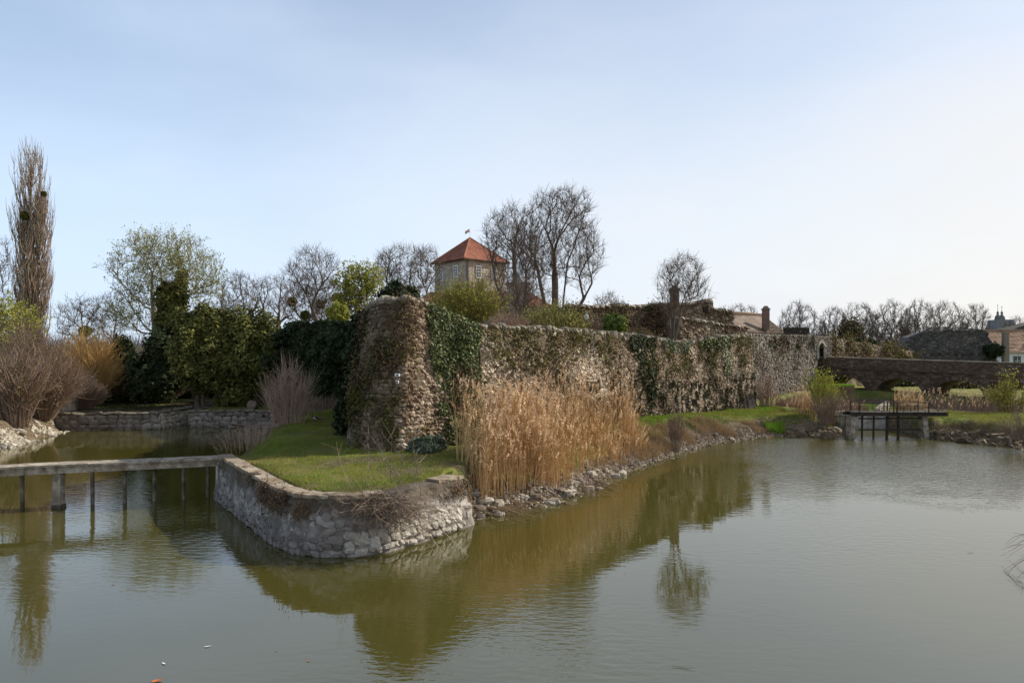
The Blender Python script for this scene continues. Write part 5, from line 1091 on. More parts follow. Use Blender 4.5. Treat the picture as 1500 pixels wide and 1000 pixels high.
def shrub(name, label, x, y, z, w, d, h, n, m, seed, r0=.012, leafm=None, leafn=0, leafs=.08, droop=.0, cat='shrub', sub=4, group=None, lean=(0, 0), base_w=.35, tipup=.6, sides=3):
    """many rods fanning out from the ground"""
    r = np.random.default_rng(seed); t = thing(name, label, cat, (x, y, z), group); TT = Tubes(); k = 7
    a = r.uniform(0, 2*PI, n); q = np.sqrt(r.random(n)); ox = np.cos(a)*q; oy = np.sin(a)*q; s = np.linspace(0, 1, k)[None, :, None]
    hh = h*(1-.45*q**2)*r.uniform(.65, 1.1, n)
    b = np.c_[x+ox*w*base_w*.5, y+oy*d*base_w*.5, np.full(n, z-.1)]; e = np.c_[x+ox*w*.5+lean[0], y+oy*d*.5+lean[1], z+hh]
    c = b*.5+e*.5; c[:, 2] += hh*(.18 if droop == 0 else .5*droop); c[:, :2] = b[:, :2]*(1-tipup*.6)+e[:, :2]*tipup*.6
    P = b[:, None]*(1-s)**2+c[:, None]*2*s*(1-s)+e[:, None]*s**2
    if droop: P[..., 2] -= (droop*h*s[..., 0]**2)*q[:, None]
    P[:, 1:] += r.normal(size=(n, k-1, 3))*.012*h
    TT.addmany(P, r0*(1.6-1.2*np.linspace(0, 1, k))[None]*r.uniform(.7, 1.3, (n, 1)), sides)
    i = np.repeat(np.arange(n), sub); j = r.integers(2, k-1, len(i)); p0 = P[i, j]; dirr = P[i, j+1]-P[i, j-1]; dirr /= np.linalg.norm(dirr, axis=1, keepdims=True)+1e-9
    dd = dirr+r.normal(size=dirr.shape)*.45; dd /= np.linalg.norm(dd, axis=1, keepdims=True); l = (h*r.uniform(.1, .3, len(i)))[:, None]; p1 = p0+dd*l*.5; p2 = p1+(dd+np.array((0, 0, .25-droop)))*l*.5
    TT.addmany(np.stack([p0, p1, p2], 1), np.tile(np.array([r0*.8, r0*.6, r0*.35]), (len(i), 1)), 3)
    part('rods', *TT.get(), m, t, stuff=True)
    if leafm:
        pp = np.concatenate([p2, p1, P[:, 4], P[:, 5]]); kk = r.integers(0, len(pp), leafn); V, F = leaves(pp[kk]+r.normal(size=(leafn, 3))*leafs, leafs, r=r, aspect=2); part('leaves', V, F, leafm, t, stuff=True)
    return t
def sh(name, label, px, Y, z, wpx, hpx, n, m, seed, **k): z = float(hgt(np.array([gx(px, Y)]), np.array([Y*1.0]))[0]) if z > 3 else z; return shrub(name, label, gx(px, Y), Y, z, wpx*Y/1000, wpx*Y/1000*.8, hpx*Y/1000, n, m, seed, **k)
# bushes on the castle bank
m_yg = mat('yellow flowering twigs', [(0, (.12, .1, .03)), (1, (.27, .22, .07))], bump=0, isl=.5)
sh('flowering_bush', 'large yellow green flowering bush in front of the tower', 683, 42, 5.1, 122, 90, 520, m_yg, 71, leafm=m_yellowleaf, leafn=5500, leafs=.07, sub=6)
sh('brown_bush', 'brown twiggy bush left of the yellow flowering bush', 640, 44, 5.1, 70, 66, 300, m_purple, 72, sub=6)
sh('budding_bush', 'wide budding green brown bush above the curtain wall left of the dish', 808, 40, 5.0, 120, 60, 520, m_yg, 73, leafm=m_budleaf, leafn=5000, leafs=.06, sub=6)
sh('brown_bush', 'tangled pale grey brush between the two big bushes on the wall', 745, 38, 5.0, 90, 48, 420, m_pinkrod, 74, sub=5, r0=.009)
sh('brown_bush', 'brown scrub above the curtain wall behind the white dish', 872, 43, 5.0, 70, 36, 360, m_purple, 75, sub=6)
sh('brown_bush', 'low brown scrub under the upper wall right of the green shrub', 935, 43, 5.0, 70, 34, 320, m_purple, 76, sub=6, leafm=m_moss, leafn=1500, leafs=.07)
sh('brown_bush', 'brown brush covering the bank below the ruined keep', 1020, 46, 5.2, 80, 16, 120, m_purple, 77, sub=6)
# the small tree on the curtain wall
bt('slim multi stemmed bare tree growing from the curtain wall top', 985, 506, 38.5, [(1003, 405, 30, 32), (980, 420, 18, 36), (1022, 430, 20, 22), (990, 440, 22, 26)], 420, 30, 81, base_z=5.0, r0=.008, step=.3, rtrunk=.055, twn=5, twl=.5, twig=m_twig, trunks=[(-5, 0, 60), (3, 0, 70), (12, 0, 62), (0, 3, 40)], kv=.8, ka=.9, up=.5)
# far rows: four prototypes, then copies
FARL = [(1088, 462, 22, 20, 95, 'bare tree tops just left of the brick chimney on the tiled roof'), (1062, 462, 14, 14, 95, 'low bare tree top left of the brown tiled roof'),
        (1170, 468, 30, 28, 105, 'broad bare tree behind the dark boarded screen'), (1222, 474, 24, 26, 105, 'bare tree above the arched gate'), (1258, 470, 26, 30, 100, 'bare tree right of the gate, half hiding the next one'),
        (1306, 468, 26, 30, 100, 'bare tree in the middle of the row above the bridge'), (1346, 468, 25, 30, 100, 'bare tree left of the ruined stone wall shoulder'), (1386, 468, 28, 28, 110, 'dense bare tree directly over the ruined stone wall'),
        (1428, 466, 20, 24, 200, 'pale distant bare tree left of the church'), (1488, 478, 18, 16, 200, 'distant bare tree right of the church'), (890, 442, 26, 16, 110, 'bare tree tops above the upper wall right of the largest tree'),
        (1282, 480, 22, 22, 135, 'smaller bare tree between two larger ones above the bridge'), (1330, 482, 20, 20, 135, 'small far bare tree in a gap above the bridge parapet'), (1198, 484, 18, 18, 120, 'small bare tree left of the arched gate, farther off'), (1408, 486, 14, 14, 150, 'little bare tree behind the long ruin roofline')]
protos = []
for k in range(4):
    pr = thing('bare_tree', '', 'tree', (0, 0, 0)); tree_parts(pr, np.zeros(3), [(0, 0, 7.0, 3.3, 3.0, 4.2), (1.0, 0, 5.8, 2.4, 2.2, 2.4)], 330, 2.6, 300+k, r0=.02, step=.45, twn=5, twl=.8, twig=m_twigdark, rtrunk=.2, ka=.9, kv=.7, up=.4, trunks=[(-.5, 0, 3.4), (.7, 0, 3.2), (0, .4, 4.0)]); protos.append(pr)
used = [0]*4
def copy_tree(o):
    c = o.copy(); COL.objects.link(c)
    for ch in o.children:
        d = ch.copy(); COL.objects.link(d); d.parent = c
    return c
for i, (px, py, rx, ry, Y, lb) in enumerate(FARL):
    k = i % 4; o = protos[k] if not used[k] else copy_tree(protos[k]); used[k] = 1
    top = pt(px, py-ry, Y)[2]; z0 = 2.0; s = (top-z0)/11.4; w = max(s*.9, rx*Y/1000/3.6)
    o.location = (gx(px, Y), Y, z0); o.scale = (w, w, s); o.rotation_euler = (0, 0, i*1.3); tag(o, lb, 'tree', 'bare trees in the far row beyond the castle')
# far wood as one mass
r = np.random.default_rng(77); TT = Tubes(); segs_ = []
for px0, px1, Y, z1, n in ((-200, 760, 190, 11, 1500), (1030, 1750, 170, 9.5, 1500), (-700, -200, 150, 12, 500), (1750, 2300, 150, 12, 500)):
    x = gx(r.uniform(px0, px1, n), Y); y = Y+r.uniform(-12, 18, n); h = z1*r.uniform(.5, 1.0, n)
    for k in range(9):
        d = r.normal(size=(n, 3))*np.array((.22, .22, 0)); p0 = np.c_[x, y, np.full(n, 1.2)+h*.25*r.random(n)]; p2 = p0+d*h[:, None]+np.c_[0*x, 0*x, h*r.uniform(.3, .75, n)]; p1 = (p0+p2)/2+d*h[:, None]*.15
        TT.addmany(np.stack([p0, p1, p2], 1), np.tile(np.array([.07, .05, .02]), (n, 1)), 3)
tag(mk('distant_wood', *TT.get(), m_farwood), kind='stuff')

# ------------------------------------------------------------ shrubs on the left bank and elsewhere
sh('willow', 'orange twigged willow thicket behind the shaded quay', 128, 48, 1.0, 110, 108, 420, m_willow, 91, r0=.013, sub=7)
sh('brown_shrub', 'tall purple brown thicket at the left bank below the poplar', 40, 45, 1.0, 110, 122, 380, m_purple, 92, r0=.012, sub=7)
sh('brown_shrub', 'wide arching purple brown shrub over the left shore', 62, 40.5, .9, 150, 100, 400, m_purple, 93, r0=.011, sub=7, base_w=.2)
sh('brown_shrub', 'multi stemmed shrub rooted in the pale rocks at the left shore', 22, 37.2, .8, 95, 110, 150, m_purple, 94, r0=.022, sub=9, leafm=m_moss, leafn=900, leafs=.07)
sh('brown_shrub', 'low dark brown brush between the willow and the quay', 115, 44.5, .9, 90, 50, 380, m_purple, 95, sub=6)
sh('brown_shrub', 'reddish undergrowth beneath the thujas by the inlet', 225, 50, 1.0, 110, 44, 320, mat('reddish rods', [(0, (.09, .045, .03)), (1, (.2, .1, .07))], bump=0, isl=.5), 96, sub=6)
sh('pale_shrub', 'pale leafless shrub with upright rods on the canal edge of the lawn', 422, 33, .9, 88, 112, 95, m_pinkrod, 97, r0=.009, sub=9, base_w=.4)
shrub('pale_shrub', 'low reddish brambles trailing down the canal bank beside the lawn', -11.6, 30, .8, 2.2, 7, .9, 130, m_pinkrod, 98, r0=.006, sub=6, base_w=.8)
shrub('brown_shrub', 'dark brush along the foot of the ivy wall behind the lawn', -10.9, 41.6, 1.2, 5, 2, 1.0, 320, m_purple, 99, r0=.007, sub=6, base_w=.9)
for px in (170, 200): pass
# shrub sprawling over the retaining wall
def sprawl():
    t = thing('hanging_shrub', 'tangled leafless shrub sprawling over the retaining wall face', 'shrub', (-3.3, 16.9, 1.2)); r = np.random.default_rng(5); TT = Tubes(); n = 230; k = 9
    b = np.c_[-3.1+r.normal(size=n)*.3, 16.85+r.normal(size=n)*.12, .85+r.random(n)*.5]; a = r.uniform(PI*.75, PI*2.2, n); l = r.uniform(.5, 1.7, n)
    d = np.c_[np.cos(a), np.sin(a)*.35-.15, r.normal(size=n)*.25+.15]; s = np.linspace(0, 1, k)[None, :, None]; P = b[:, None]+d[:, None]*l[:, None, None]*s+np.array((0, 0, -1.))*(s**2)*(l*.35)[:, None, None]
    P += np.cumsum(r.normal(size=(n, k, 3))*.022, 1); TT.addmany(P, np.linspace(.009, .003, k)[None]*r.uniform(.6, 1.6, (n, 1)), 3)
    i = np.repeat(np.arange(n), 6); j = r.integers(1, k-1, len(i)); p0 = P[i, j]; dd = r.normal(size=p0.shape)*.22+np.array((0, -.05, -.02)); TT.addmany(np.stack([p0, p0+dd*.6, p0+dd+np.array((0, 0, .05))], 1), np.tile(np.array([.0045, .0035, .002]), (len(i), 1)), 3)
    # long thin shoots standing up and leaning left
    m = 26; bx = np.c_[-2.9+r.normal(size=m)*.7, 17.4+r.random(m)*1.0, np.full(m, 1.35)]; up = np.c_[r.normal(size=m)*.55-.35, r.normal(size=m)*.3, r.uniform(.5, 1.6, m)]; s = np.linspace(0, 1, k)[None, :, None]; Q = bx[:, None]+up[:, None]*s+r.normal(size=(m, 1, 3))*.25*(s*(1-s)); TT.addmany(Q, np.tile(np.linspace(.007, .002, k), (m, 1)), 3)
    i = np.repeat(np.arange(m), 8); j = r.integers(2, k-1, len(i)); p0 = Q[i, j]; dd = r.normal(size=p0.shape)*.2+np.array((0, 0, .1)); TT.addmany(np.stack([p0, p0+dd], 1), np.tile(np.array([.004, .002]), (len(i), 1)), 3)
    part('rods', *TT.get(), m_pinkrod if 0 else mat('dry tangle', [(0, (.13, .09, .06)), (1, (.34, .26, .19))], bump=0, isl=.6), t, stuff=True)
sprawl()
def dead_shrub(): pass
sh('brown_shrub', 'thin bare bush on the lake bank right of the reeds', 990, 32.3, .2, 34, 64, 34, m_purple, 101, r0=.009, sub=10)
m_ygr = mat('yellow green willow rods', [(0, (.2, .2, .03)), (1, (.38, .36, .06))], bump=0, isl=.4)
sh('willow_shrub', 'bright yellow green willow shrub on the dam left of the sluice', 1205, 41.3, 1.0, 50, 68, 34, m_ygr, 102, r0=.018, sub=7, leafm=m_yellowleaf, leafn=1700, leafs=.055, tipup=.9)
sh('brown_shrub', 'dark brown twiggy bush in front of the yellow green willow', 1212, 39.6, .7, 60, 46, 80, m_purple, 103, r0=.01, sub=8)
sh('brown_shrub', 'fan shaped bare bush at the curtain wall corner beside the board', 1122, 46.5, .9, 44, 56, 60, m_pinkrod, 104, r0=.011, sub=8)
sh('willow_shrub', 'sparse yellow flowering shrub at the right edge before the bridge', 1478, 43, .9, 70, 58, 60, m_yg, 105, r0=.012, sub=8, leafm=m_yellowleaf, leafn=900, leafs=.07)
sh('brown_shrub', 'dry brown bush overhanging the right lake bank', 1500, 33.5, .6, 90, 40, 110, m_purple, 106, r0=.008, sub=7)
shrub('brown_shrub', 'bare bush rooted outside the right edge with twigs drooping over water', 13.6, 14.9, .4, 5.4, 4.4, 1.9, 95, mat('red brown rods', [(0, (.12, .06, .045)), (1, (.25, .15, .11))], bump=0, isl=.4), 107, r0=.006, sub=8, droop=.75, base_w=.2)
sh('yellow_shrub', 'low yellowish bush left of the ruined stone wall above the bridge', 1322, 72, 3.0, 40, 20, 200, m_yg, 108, sub=6, leafm=m_moss, leafn=1500, leafs=.12, r0=.015)
leafmass('evergreen_bush', 'round dark evergreen beside the stone post and white house', 'bush', [E_(1457, 513, 12, 10, 74)], 2600, m_thujadk, .17, seed=29, base=pt(1457, 528, 74))
leafmass('evergreen_bush', 'small dark evergreen above the low castle wall right of the gate', 'bush', [E_(1262, 500, 7, 5, 72), E_(1277, 501, 5, 4, 72)], 1500, m_thujadk, .15, seed=30, base=pt(1262, 508, 72))
leafmass('olive_tree', 'dark olive leafed tree in the bare row above the gate', 'tree', [E_(1246, 486, 17, 18, 88)], 2500, mat('dull olive', [(0, (.04, .035, .012)), (1, (.12, .1, .035))], bump=0, isl=.5), .2, seed=31, base=pt(1246, 510, 88))

leafmass('hedge', 'added dark leaf mass standing in for shadow behind the bridge arches', 'hedge', [(36.5, 64, 1.3, 2.2, .8, .95), (40, 62, 1.3, 2.4, .8, 1.0), (44, 60, 1.3, 2.6, .8, .95), (48, 58, 1.3, 2.6, .8, 1.0)], 12000, m_weeddk, .14, seed=44, base=(41, 64, .8))  # added foliage, dark in place of the shadow of the bridge's far side
# ------------------------------------------------------------ reeds
def inpoly(poly, n, r):
    poly = np.array(poly, float); lo = poly.min(0); hi = poly.max(0); out = []
    while sum(len(o) for o in out) < n:
        q = r.uniform(lo, hi, (n*2, 2)); out.append(q[sdist(poly, q[:, 0], q[:, 1]) < 0])
    return np.concatenate(out)[:n]
def reeds(name, label, poly, n, h, seed, clump=1.1, lw=.008, plume=.6, short=0.0, m1=None, m2=None):
    r = np.random.default_rng(seed); q = inpoly(poly, n*3, r); nz = fbm(np.c_[q, 0*q[:, 0]], .9, 3); q = q[np.argsort(-(nz+r.normal(size=len(q))*clump))[:n]]
    z = hgt(q[:, 0], q[:, 1]); z = np.maximum(z, -.1); n = len(q); hh = h*r.uniform(.45, 1.12, n)*(1+.12*fbm(np.c_[q, 0*z+5], .8, 2)); hh = np.where(r.random(n) < short, hh*.5, hh)
    k = 5; s = np.linspace(0, 1, k)[None, :, None]; b = np.c_[q, z-.05]; ln = r.normal(size=(n, 3))*np.array((.09, .09, 0))*np.where(r.random((n, 1)) < .09, 3.5, 1)+np.array((.02, 0, 0)); P = b[:, None]+np.array((0, 0, 1.))*hh[:, None, None]*s+ln[:, None]*hh[:, None, None]*s**1.8
    TT = Tubes(); TT.addmany(P, np.array([1., .9, .8, .65, .4])[None]*lw*r.uniform(.6, 1.2, (n, 1)), 3)
    i = np.repeat(np.arange(n), 1); j = r.integers(1, 4, len(i)); p0 = P[i, j]; a = r.uniform(0, 2*PI, len(i)); d = np.c_[np.cos(a)*.13, np.sin(a)*.13, r.uniform(.1, .35, len(i))]*r.uniform(.5, 1.4, len(i))[:, None]; p1 = p0+d; p2 = p1+d*np.array((1.2, 1.2, .1))
    TT.addmany(np.stack([p0, p1, p2], 1), np.tile(np.array([.006, .006, .001]), (len(i), 1)), 3)
    o = mk(name, *TT.get(), m1 or m_reed); tag(o, label, kind='stuff'); 
    f = np.where(r.random(n) < plume)[0]; top = P[f, -1]; dn = P[f, -1]-P[f, -2]; dn /= np.linalg.norm(dn, axis=1, keepdims=True); c = 13; tt = r.random((len(f), c))
    L_ = (.32*r.uniform(.6, 1.25, len(f)))[:, None, None]; side = np.where(r.random(len(f)) < .8, 1, -1)[:, None, None]*np.array((.12, .0, 0)); w = .021*np.sin(np.clip(tt*.9+.08, 0, 1)*PI)[..., None]
    Q = top[:, None]+dn[:, None]*tt[..., None]*L_*.9-dn[:, None]*.12+side*tt[..., None]**2*L_+r.normal(size=(len(f), c, 3))*w; nm = np.repeat(r.normal(size=(len(f), 3)), c, 0)
    V, F = leaves(Q.reshape(-1, 3), .03, nm, .8, aspect=2.8, r=r); o2 = mk(name.replace('reed', 'reed_plume'), V, F, m2 or m_plume); tag(o2, label, kind='stuff')
reeds('reed_bed', 'dense bed of tall dry orange reeds at the lake edge', [(-.95, 20.6), (-.3, 21.3), (1.0, 22.2), (2.2, 23.9), (2.7, 25.6), (1.9, 26.6), (.6, 25.0), (-.5, 23.3), (-1.15, 21.5)], 1250, 2.2, 1)
reeds('reed_bed_thin', 'thinner reeds in front of the ivy and wall', [(-1.7, 21.2), (-1.1, 21.0), (1.9, 25.6), (3.8, 28), (6.0, 31.5), (5.6, 33.2), (2.6, 29.8), (.3, 27.2), (-1.2, 25.4), (-1.9, 23.2)], 800, 2.3, 2)
reeds('reed_bed_far', 'rusty reeds at the right end of the bed', [(2.5, 25), (3.2, 26), (5.0, 28.7), (6.0, 30.3), (5.2, 31.2), (3.6, 29.2), (2.2, 27.2)], 750, 1.6, 3, plume=.3, short=.5)
reeds('moat_reed', 'low brown reeds in the moat behind the dam', [(18.6, 48), (21, 45.3), (24, 45.0), (24.8, 49), (24, 56), (20.5, 53)], 2600, .75, 4, lw=.012, plume=.08, m1=m_purple)
reeds('moat_reed_right', 'feathery reeds beside the channel right of the sluice', [(25.0, 43.7), (26.3, 43.2), (27.3, 45.5), (26.6, 48)], 200, 1.5, 5, lw=.011)
reeds('moat_reed_far', 'reeds with pale plumes before the third arch', [(28, 44), (36, 42.5), (36, 49), (31, 53)], 520, 1.35, 6, lw=.012, plume=.5, m1=m_purple)
reeds('moat_reed_shrub', 'plumes around the willow on the dam', [(18.4, 43.5), (20.4, 43.2), (20.2, 45.5), (18.6, 46)], 160, 1.5, 7, lw=.009, plume=1)
reeds('moat_reed_beyond', 'plumed reeds seen through the arches', [(40, 62), (48, 56), (54, 62), (44, 70)], 900, 1.6, 8, lw=.014, plume=.9)

# ------------------------------------------------------------ grass
def grass(name, poly, n, h, w, m, seed, lean=.5, zmin=.35, mask=None, label=None):
    r = np.random.default_rng(seed); q = inpoly(poly, n, r); z, d, dc, dm = hgt(q[:, 0], q[:, 1], True); k = (z > zmin) & (dc > .0)
    if mask is not None: k &= mask(q, r)
    q = q[k]; z = z[k]; V, F = blades(np.c_[q, z-.01], h*(1+.5*fbm(np.c_[q, 0*z], .7, 2)), w, lean, r); o = mk(name, V, F, m); tag(o, label, kind='stuff')
PEN = [(-9.7, 22.6), (-7.9, 20.3), (-6.0, 17.6), (-5.2, 16.95), (-4.5, 16.7), (-3.8, 16.8), (-3.2, 17.2), (-2.1, 18.8), (-1.9, 20.6), (.5, 24), (3, 28.5), (0, 27.2), (-2.4, 24.1), (-4, 23.5), (-6, 25.2), (-6.8, 27.8), (-9.6, 41), (-14.3, 43), (-12.2, 31.5), (-10.8, 25.5)]
grass('grass', PEN, 150000, .075, .012, m_grass, 1, label='short lawn grass on the peninsula')
grass('grass_tuft', PEN, 16000, .13, .016, m_lushgrass, 2, mask=lambda q, r: fbm(np.c_[q, 0*q[:, 0]], 1.1, 2) > .25, label='longer grass tufts in the lawn')
grass('dry_grass', PEN, 60000, .085, .011, m_drygrass, 3, lean=.9, mask=lambda q, r: fbm(np.c_[q, 0*q[:, 0]+9], .8, 2) > .2, label='straw coloured blades in the lawn')
BER = [(3.2, 28), (5.6, 30.5), (8.0, 34.2), (10.5, 37), (13.2, 39.2), (18.8, 40.3), (19, 44.5), (17.3, 47), (15.8, 45.7), (9, 38), (3, 31)]
grass('berm_grass', BER, 60000, .09, .02, m_grass, 4, label='grass on the berm under the curtain wall')
grass('berm_lush_grass', BER, 26000, .16, .022, m_lushgrass, 5, mask=lambda q, r: (np.abs(sdist(np.array([(-1, 26.5), (2.3, 30), (16.7, 46.6), (2, 40)]), q[:, 0], q[:, 1])) < 1.9) & (fbm(np.c_[q, 0*q[:, 0]], .6, 2) > -.1), label='bright green grass strip along the wall foot')
BANK = [(4.4, 27.6), (5.4, 28.8), (8.2, 33.1), (10.6, 35.8), (13.2, 37.8), (15.8, 39.2), (15.8, 40.3), (13, 39.2), (10, 37.2), (7.4, 34.4), (4.4, 30)]
grass('bank_dry_grass', BANK, 26000, .3, .018, m_drygrass, 6, lean=.9, zmin=.18, mask=lambda q, r: fbm(np.c_[q, 0*q[:, 0]], .7, 2) > -.15, label='combed down dry grass on the lake bank')
grass('bank_brush', BANK, 9000, .28, .014, m_purple, 7, lean=1.1, zmin=.1, label='brown dead stems on the lake bank')
grass('dam_grass', [(18.8, 39.0), (19, 44.5), (17, 47), (17, 41)], 9000, .12, .022, m_grass, 8, label='grass on the dam left of the sluice')
grass('dam_grass_right', [(23.4, 38.0), (26.2, 35), (32, 30), (40, 36), (30, 42), (24, 43.5)], 40000, .12, .024, m_grass, 9, label='grass on the dam right of the sluice')
grass('dam_brush', [(23.4, 37.9), (26.2, 34.6), (25, 29), (27, 29), (27.5, 35), (24, 39.4)], 9000, .3, .018, m_purple, 10, lean=.9, zmin=.1, label='brown dead stems on the right dam face')
grass('iris_clump', [(14.6, 38.7), (15.7, 39.1), (15.7, 39.8), (14.6, 39.5)], 1500, .55, .03, m_lushgrass, 11, lean=.3, zmin=-.2, label='clump of bright green iris leaves at the waterline')
grass('quay_grass', [(-29, 42), (-22, 42.6), (-22, 50), (-30, 50)], 14000, .12, .025, m_weeddk, 12, label='rough grass behind the quay')
grass('lawn_grass', [(-20.3, 44), (-15, 44), (-13.5, 42), (-9, 35), (-10, 46), (-17, 60), (-21, 60)], 40000, .09, .025, m_grass, 13, label='lawn under the thujas')
grass('moat_grass', [(24.5, 46), (29, 51), (27, 60), (25, 56)], 12000, .1, .03, m_lushgrass, 14, label='sunlit grass strip in the moat', zmin=.2)

# ------------------------------------------------------------ shores
def shore(name, pts, n, s, m, seed, label, wd=.5, zo=0.0):
    r = np.random.default_rng(seed); P = np.array(pts, float); L_ = np.r_[0, np.cumsum(np.linalg.norm(np.diff(P, axis=0), axis=1))]; u = r.uniform(0, L_[-1], n); x = np.interp(u, L_, P[:, 0]); y = np.interp(u, L_, P[:, 1])
    q = np.c_[x, y]+r.normal(size=(n, 2))*wd; z = np.maximum(hgt(q[:, 0], q[:, 1]), -.06); sz = s*r.lognormal(0, .4, n)[:, None]*r.uniform(.6, 1.3, (n, 3))*np.array((1, 1, .6)); A = r.normal(size=(n, 3, 3)); Q, _ = np.linalg.qr(A+np.eye(3)*2)
    k = z < .75; V, F = chunks(np.c_[q, z+zo][k], sz[k], Q[k], r); o = mk(name, V, F, m); tag(o, label, kind='stuff')
SH = [(-1.1, 19.9), (-.8, 20.6), (-.2, 21.1), (1.1, 22.0), (2.4, 23.7), (3.3, 25.7), (5.4, 28.7), (8.2, 33.0), (10.6, 35.7), (13.2, 37.7), (15.6, 39.1)]
shore('shore_gravel', SH, 5500, .055, m_rock, 1, 'broken stones and shells along the muddy lake shore', wd=.28)
shore('shore_rubble', SH[:6], 420, .11, m_rock, 2, 'larger rubble on the shore under the reeds', wd=.25)
shore('left_shore_rubble', [(-45, 28.3), (-33, 31.9), (-26.1, 34.8), (-26.3, 36.5)], 2600, .16, m_palerock, 3, 'pale broken rocks heaped on the left shore', wd=.42, zo=.05)
shore('left_shore_gravel', [(-26.4, 38), (-26.9, 40.5), (-27, 41.6)], 300, .11, m_palerock, 4, 'pale stones at the water by the quay', wd=.25)
shore('dam_stones', [(15.9, 38.95), (19.0, 38.5)], 240, .22, m_stone_dk, 5, 'dark stones in the dam face', wd=.25)
shore('dam_stones_right', [(23.4, 37.8), (26.0, 34.5), (24.8, 28.5)], 700, .24, m_stone_dk, 6, 'dark stones in the right dam face', wd=.3)
r = random.Random(9)
for i in range(22):
    u = r.uniform(0, 1); P = np.array(SH[:7]); k = u*(len(P)-1); a_ = int(k); p = P[a_]*(1-k+a_)+P[a_+1]*(k-a_) if a_ < 6 else P[-1]
    p = p+np.array((r.gauss(0, .15), r.gauss(0, .1))); z = max(float(hgt(np.array([p[0]]), np.array([p[1]]))[0]), -.02)
    t = thing('rock', 'pale rough rock lying on the muddy lake shore below the reeds', 'rock', (p[0], p[1], z), 'rocks on the shore below the reeds'); c_, s_ = math.cos(i*2.1), math.sin(i*2.1)
    chunk_object('rock_body', np.array((p[0], p[1], z+.06)), (r.uniform(.22, .42), r.uniform(.2, .3), r.uniform(.12, .24)), np.array([(c_, s_, 0), (-s_, c_, 0), (0, 0, 1)]), m_palerock if i % 2 else m_rock, t)
# driftwood
TT = Tubes(); r = np.random.default_rng(8)
for i in range(60):
    k = r.random()*5; a_ = int(k); P = np.array(SH); p = P[a_]*(1-k+a_)+P[a_+1]*(k-a_)+r.normal(size=2)*.25; an = r.uniform(-1, .6); l = r.uniform(.4, 1.6); z = .08+.1*r.random()
    q = np.array([(p[0], p[1], z+.1), (p[0]+l*.5*math.cos(an), p[1]-.4*l*abs(math.sin(an)), z+.05), (p[0]+l*math.cos(an), p[1]-l*.8*abs(math.sin(an)), -.02+.1*r.random())]); TT.add(q, np.array([.012, .01, .005]), 4)
tag(mk('fallen_reed_stems', *TT.get(), m_drygrass), 'fallen dry reed stems lying across the shore into the water', kind='stuff')
t = thing('driftwood', 'pale driftwood stick sticking out of the water at the shore end of reeds', 'driftwood', (3.3, 25.2, 0)); TT = Tubes(); TT.add(np.array([(2.9, 25.3, .16), (3.2, 25.0, .12), (3.5, 24.6, .08), (3.65, 24.5, .12)]), np.array([.03, .035, .03, .015]), 6); TT.add(np.array([(3.2, 25.0, .12), (3.45, 25.0, .25)]), np.array([.02, .008]), 5); part('stick', *TT.get(), m_cap, t)
t = thing('broken_post', 'broken grey post standing in the water right of the sluice', 'post', (24.3, 36, 0)); TT = Tubes(); TT.add(np.array([(25.5, 35.0, -.4), (25.55, 35.0, .5), (25.62, 35.0, 1.15)]), np.array([.06, .05, .03]), 6); part('stake', *TT.get(), m_cap, t)

# ------------------------------------------------------------ small things
mp_ = pt(462, 613, 34.0); z = float(hgt(np.array([mp_[0]]), np.array([mp_[1]]))[0]); t = thing('magpie', 'black and white magpie standing on the shaded lawn', 'bird', (mp_[0], mp_[1], z))
mb = MB(); b0 = np.array((mp_[0], mp_[1], z))
def egg(c, rx, ry, rz, tilt=0, n=10):
    mb = MB(); V = []
    for i in range(n+1):
        th = PI*i/n
        for j in range(10): ph_ = 2*PI*j/10; x = rx*math.cos(th); rr = math.sin(th); y = ry*rr*math.cos(ph_); zz = rz*rr*math.sin(ph_); V.append((c[0]+x*math.cos(tilt)-zz*math.sin(tilt), c[1]+y, c[2]+x*math.sin(tilt)+zz*math.cos(tilt)))
    F = [(i*10+j, i*10+(j+1) % 10, (i+1)*10+(j+1) % 10, (i+1)*10+j) for i in range(n) for j in range(10)]; mb.add(V, F); return mb
mbpart('body', egg(b0+(0, 0, .17), .13, .075, .075, -.3), m_white, t, smooth=True); mbpart('head', egg(b0+(-.13, 0, .25), .055, .045, .045), m_black, t, smooth=True)
mbpart('wing', egg(b0+(.03, 0, .19), .12, .082, .06, -.3), m_black, t, smooth=True); mb = MB(); mb.beam(b0+(.1, 0, .16), b0+(.38, 0, .1), .05, .015); mbpart('tail', mb, m_black, t)
mb = MB(); mb.beam(b0+(-.17, 0, .25), b0+(-.23, 0, .24), .015, .018); mbpart('beak', mb, m_black, t)
for s_ in (-.03, .03): mb = MB(); mb.beam(b0+(0, s_, 0), b0+(0, s_, .12), .012, .012); mbpart('leg', mb, m_black, t)
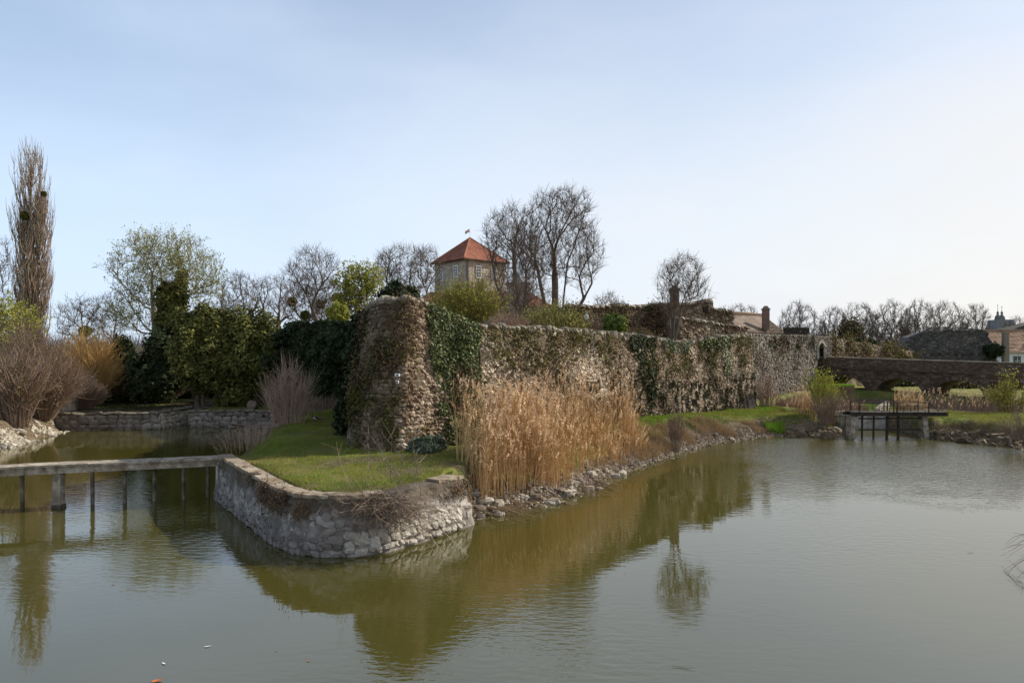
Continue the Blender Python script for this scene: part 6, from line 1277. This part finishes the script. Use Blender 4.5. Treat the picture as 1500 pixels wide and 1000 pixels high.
for py, lb in ((549, 'upper of two small white boxes fixed to the bastion face'), (559, 'lower of two small white boxes fixed to the bastion face')):
    c = pt(582, py, 23.95); t = thing('white_box', lb, 'box', c)
    mb = MB(); mb.box(c, (.17 if py < 555 else .1, .1, .09)); mbpart('housing', mb, m_white, t); mb = MB(); mb.box(c+(0, -.06, 0), (.07, .02, .04)); mbpart('lens', mb, m_glass, t)
def floater(px, py, label, name, m, l, w, an, cat):
    Y = 5000/(py-510); c = np.array((gx(px, Y), Y, .012)); d = np.array((math.cos(an), math.sin(an), 0)); e = np.array((-d[1], d[0], 0)); t = thing(name, label, cat, c); V = []
    for s, ww, zz in ((-.5, .0, .03), (-.25, .8, .005), (0, 1, 0), (.25, .8, .01), (.5, .05, .05)):
        for k in (-.5, 0, .5): V.append(c+d*s*l+e*k*ww*w+np.array((0, 0, zz*l+abs(k)*.25*w)))
    V = np.array(V); V = np.concatenate([V, V-np.array((0, 0, .004))]); F = []
    for i in range(4):
        for j in range(2): a_ = i*3+j; F += [(a_, a_+1, a_+4, a_+3), (a_+15, a_+18, a_+19, a_+16)]
    part('blade', V, np.array(F), m, t)
floater(229, 998, 'orange dead leaf floating at the bottom edge left', 'floating_leaf', m_leafor, .16, .07, .5, 'leaf')
floater(304, 947, 'white feather floating left of centre, the larger one', 'floating_feather', m_white, .12, .02, .3, 'feather')
floater(240, 972, 'smaller white feather floating nearer the left bottom', 'floating_feather', m_white, .1, .025, -.6, 'feather')
floater(452, 968, 'small orange leaf floating near the bottom centre left', 'floating_leaf', m_leafor, .05, .025, .2, 'leaf')
floater(166, 606+250, 'tiny pale leaf on the open water at left', 'floating_leaf', m_drygrass, .05, .03, .2, 'leaf')
floater(1421, 810, 'thin dark twig floating on the bright water at right', 'floating_twig', m_darkwood, .16, .012, .05, 'twig')
floater(1000, 978, 'long thin dark twig floating at bottom right of centre', 'floating_twig', m_darkwood, .36, .01, -.3, 'twig')
floater(404, 953, 'pale speck of leaf floating right of the larger feather', 'floating_leaf', m_drygrass, .04, .02, 1.2, 'leaf')
for o in [o for o in bpy.data.objects if o.type == 'EMPTY' and not o.get('label')]: print('NOLABEL', o.name)
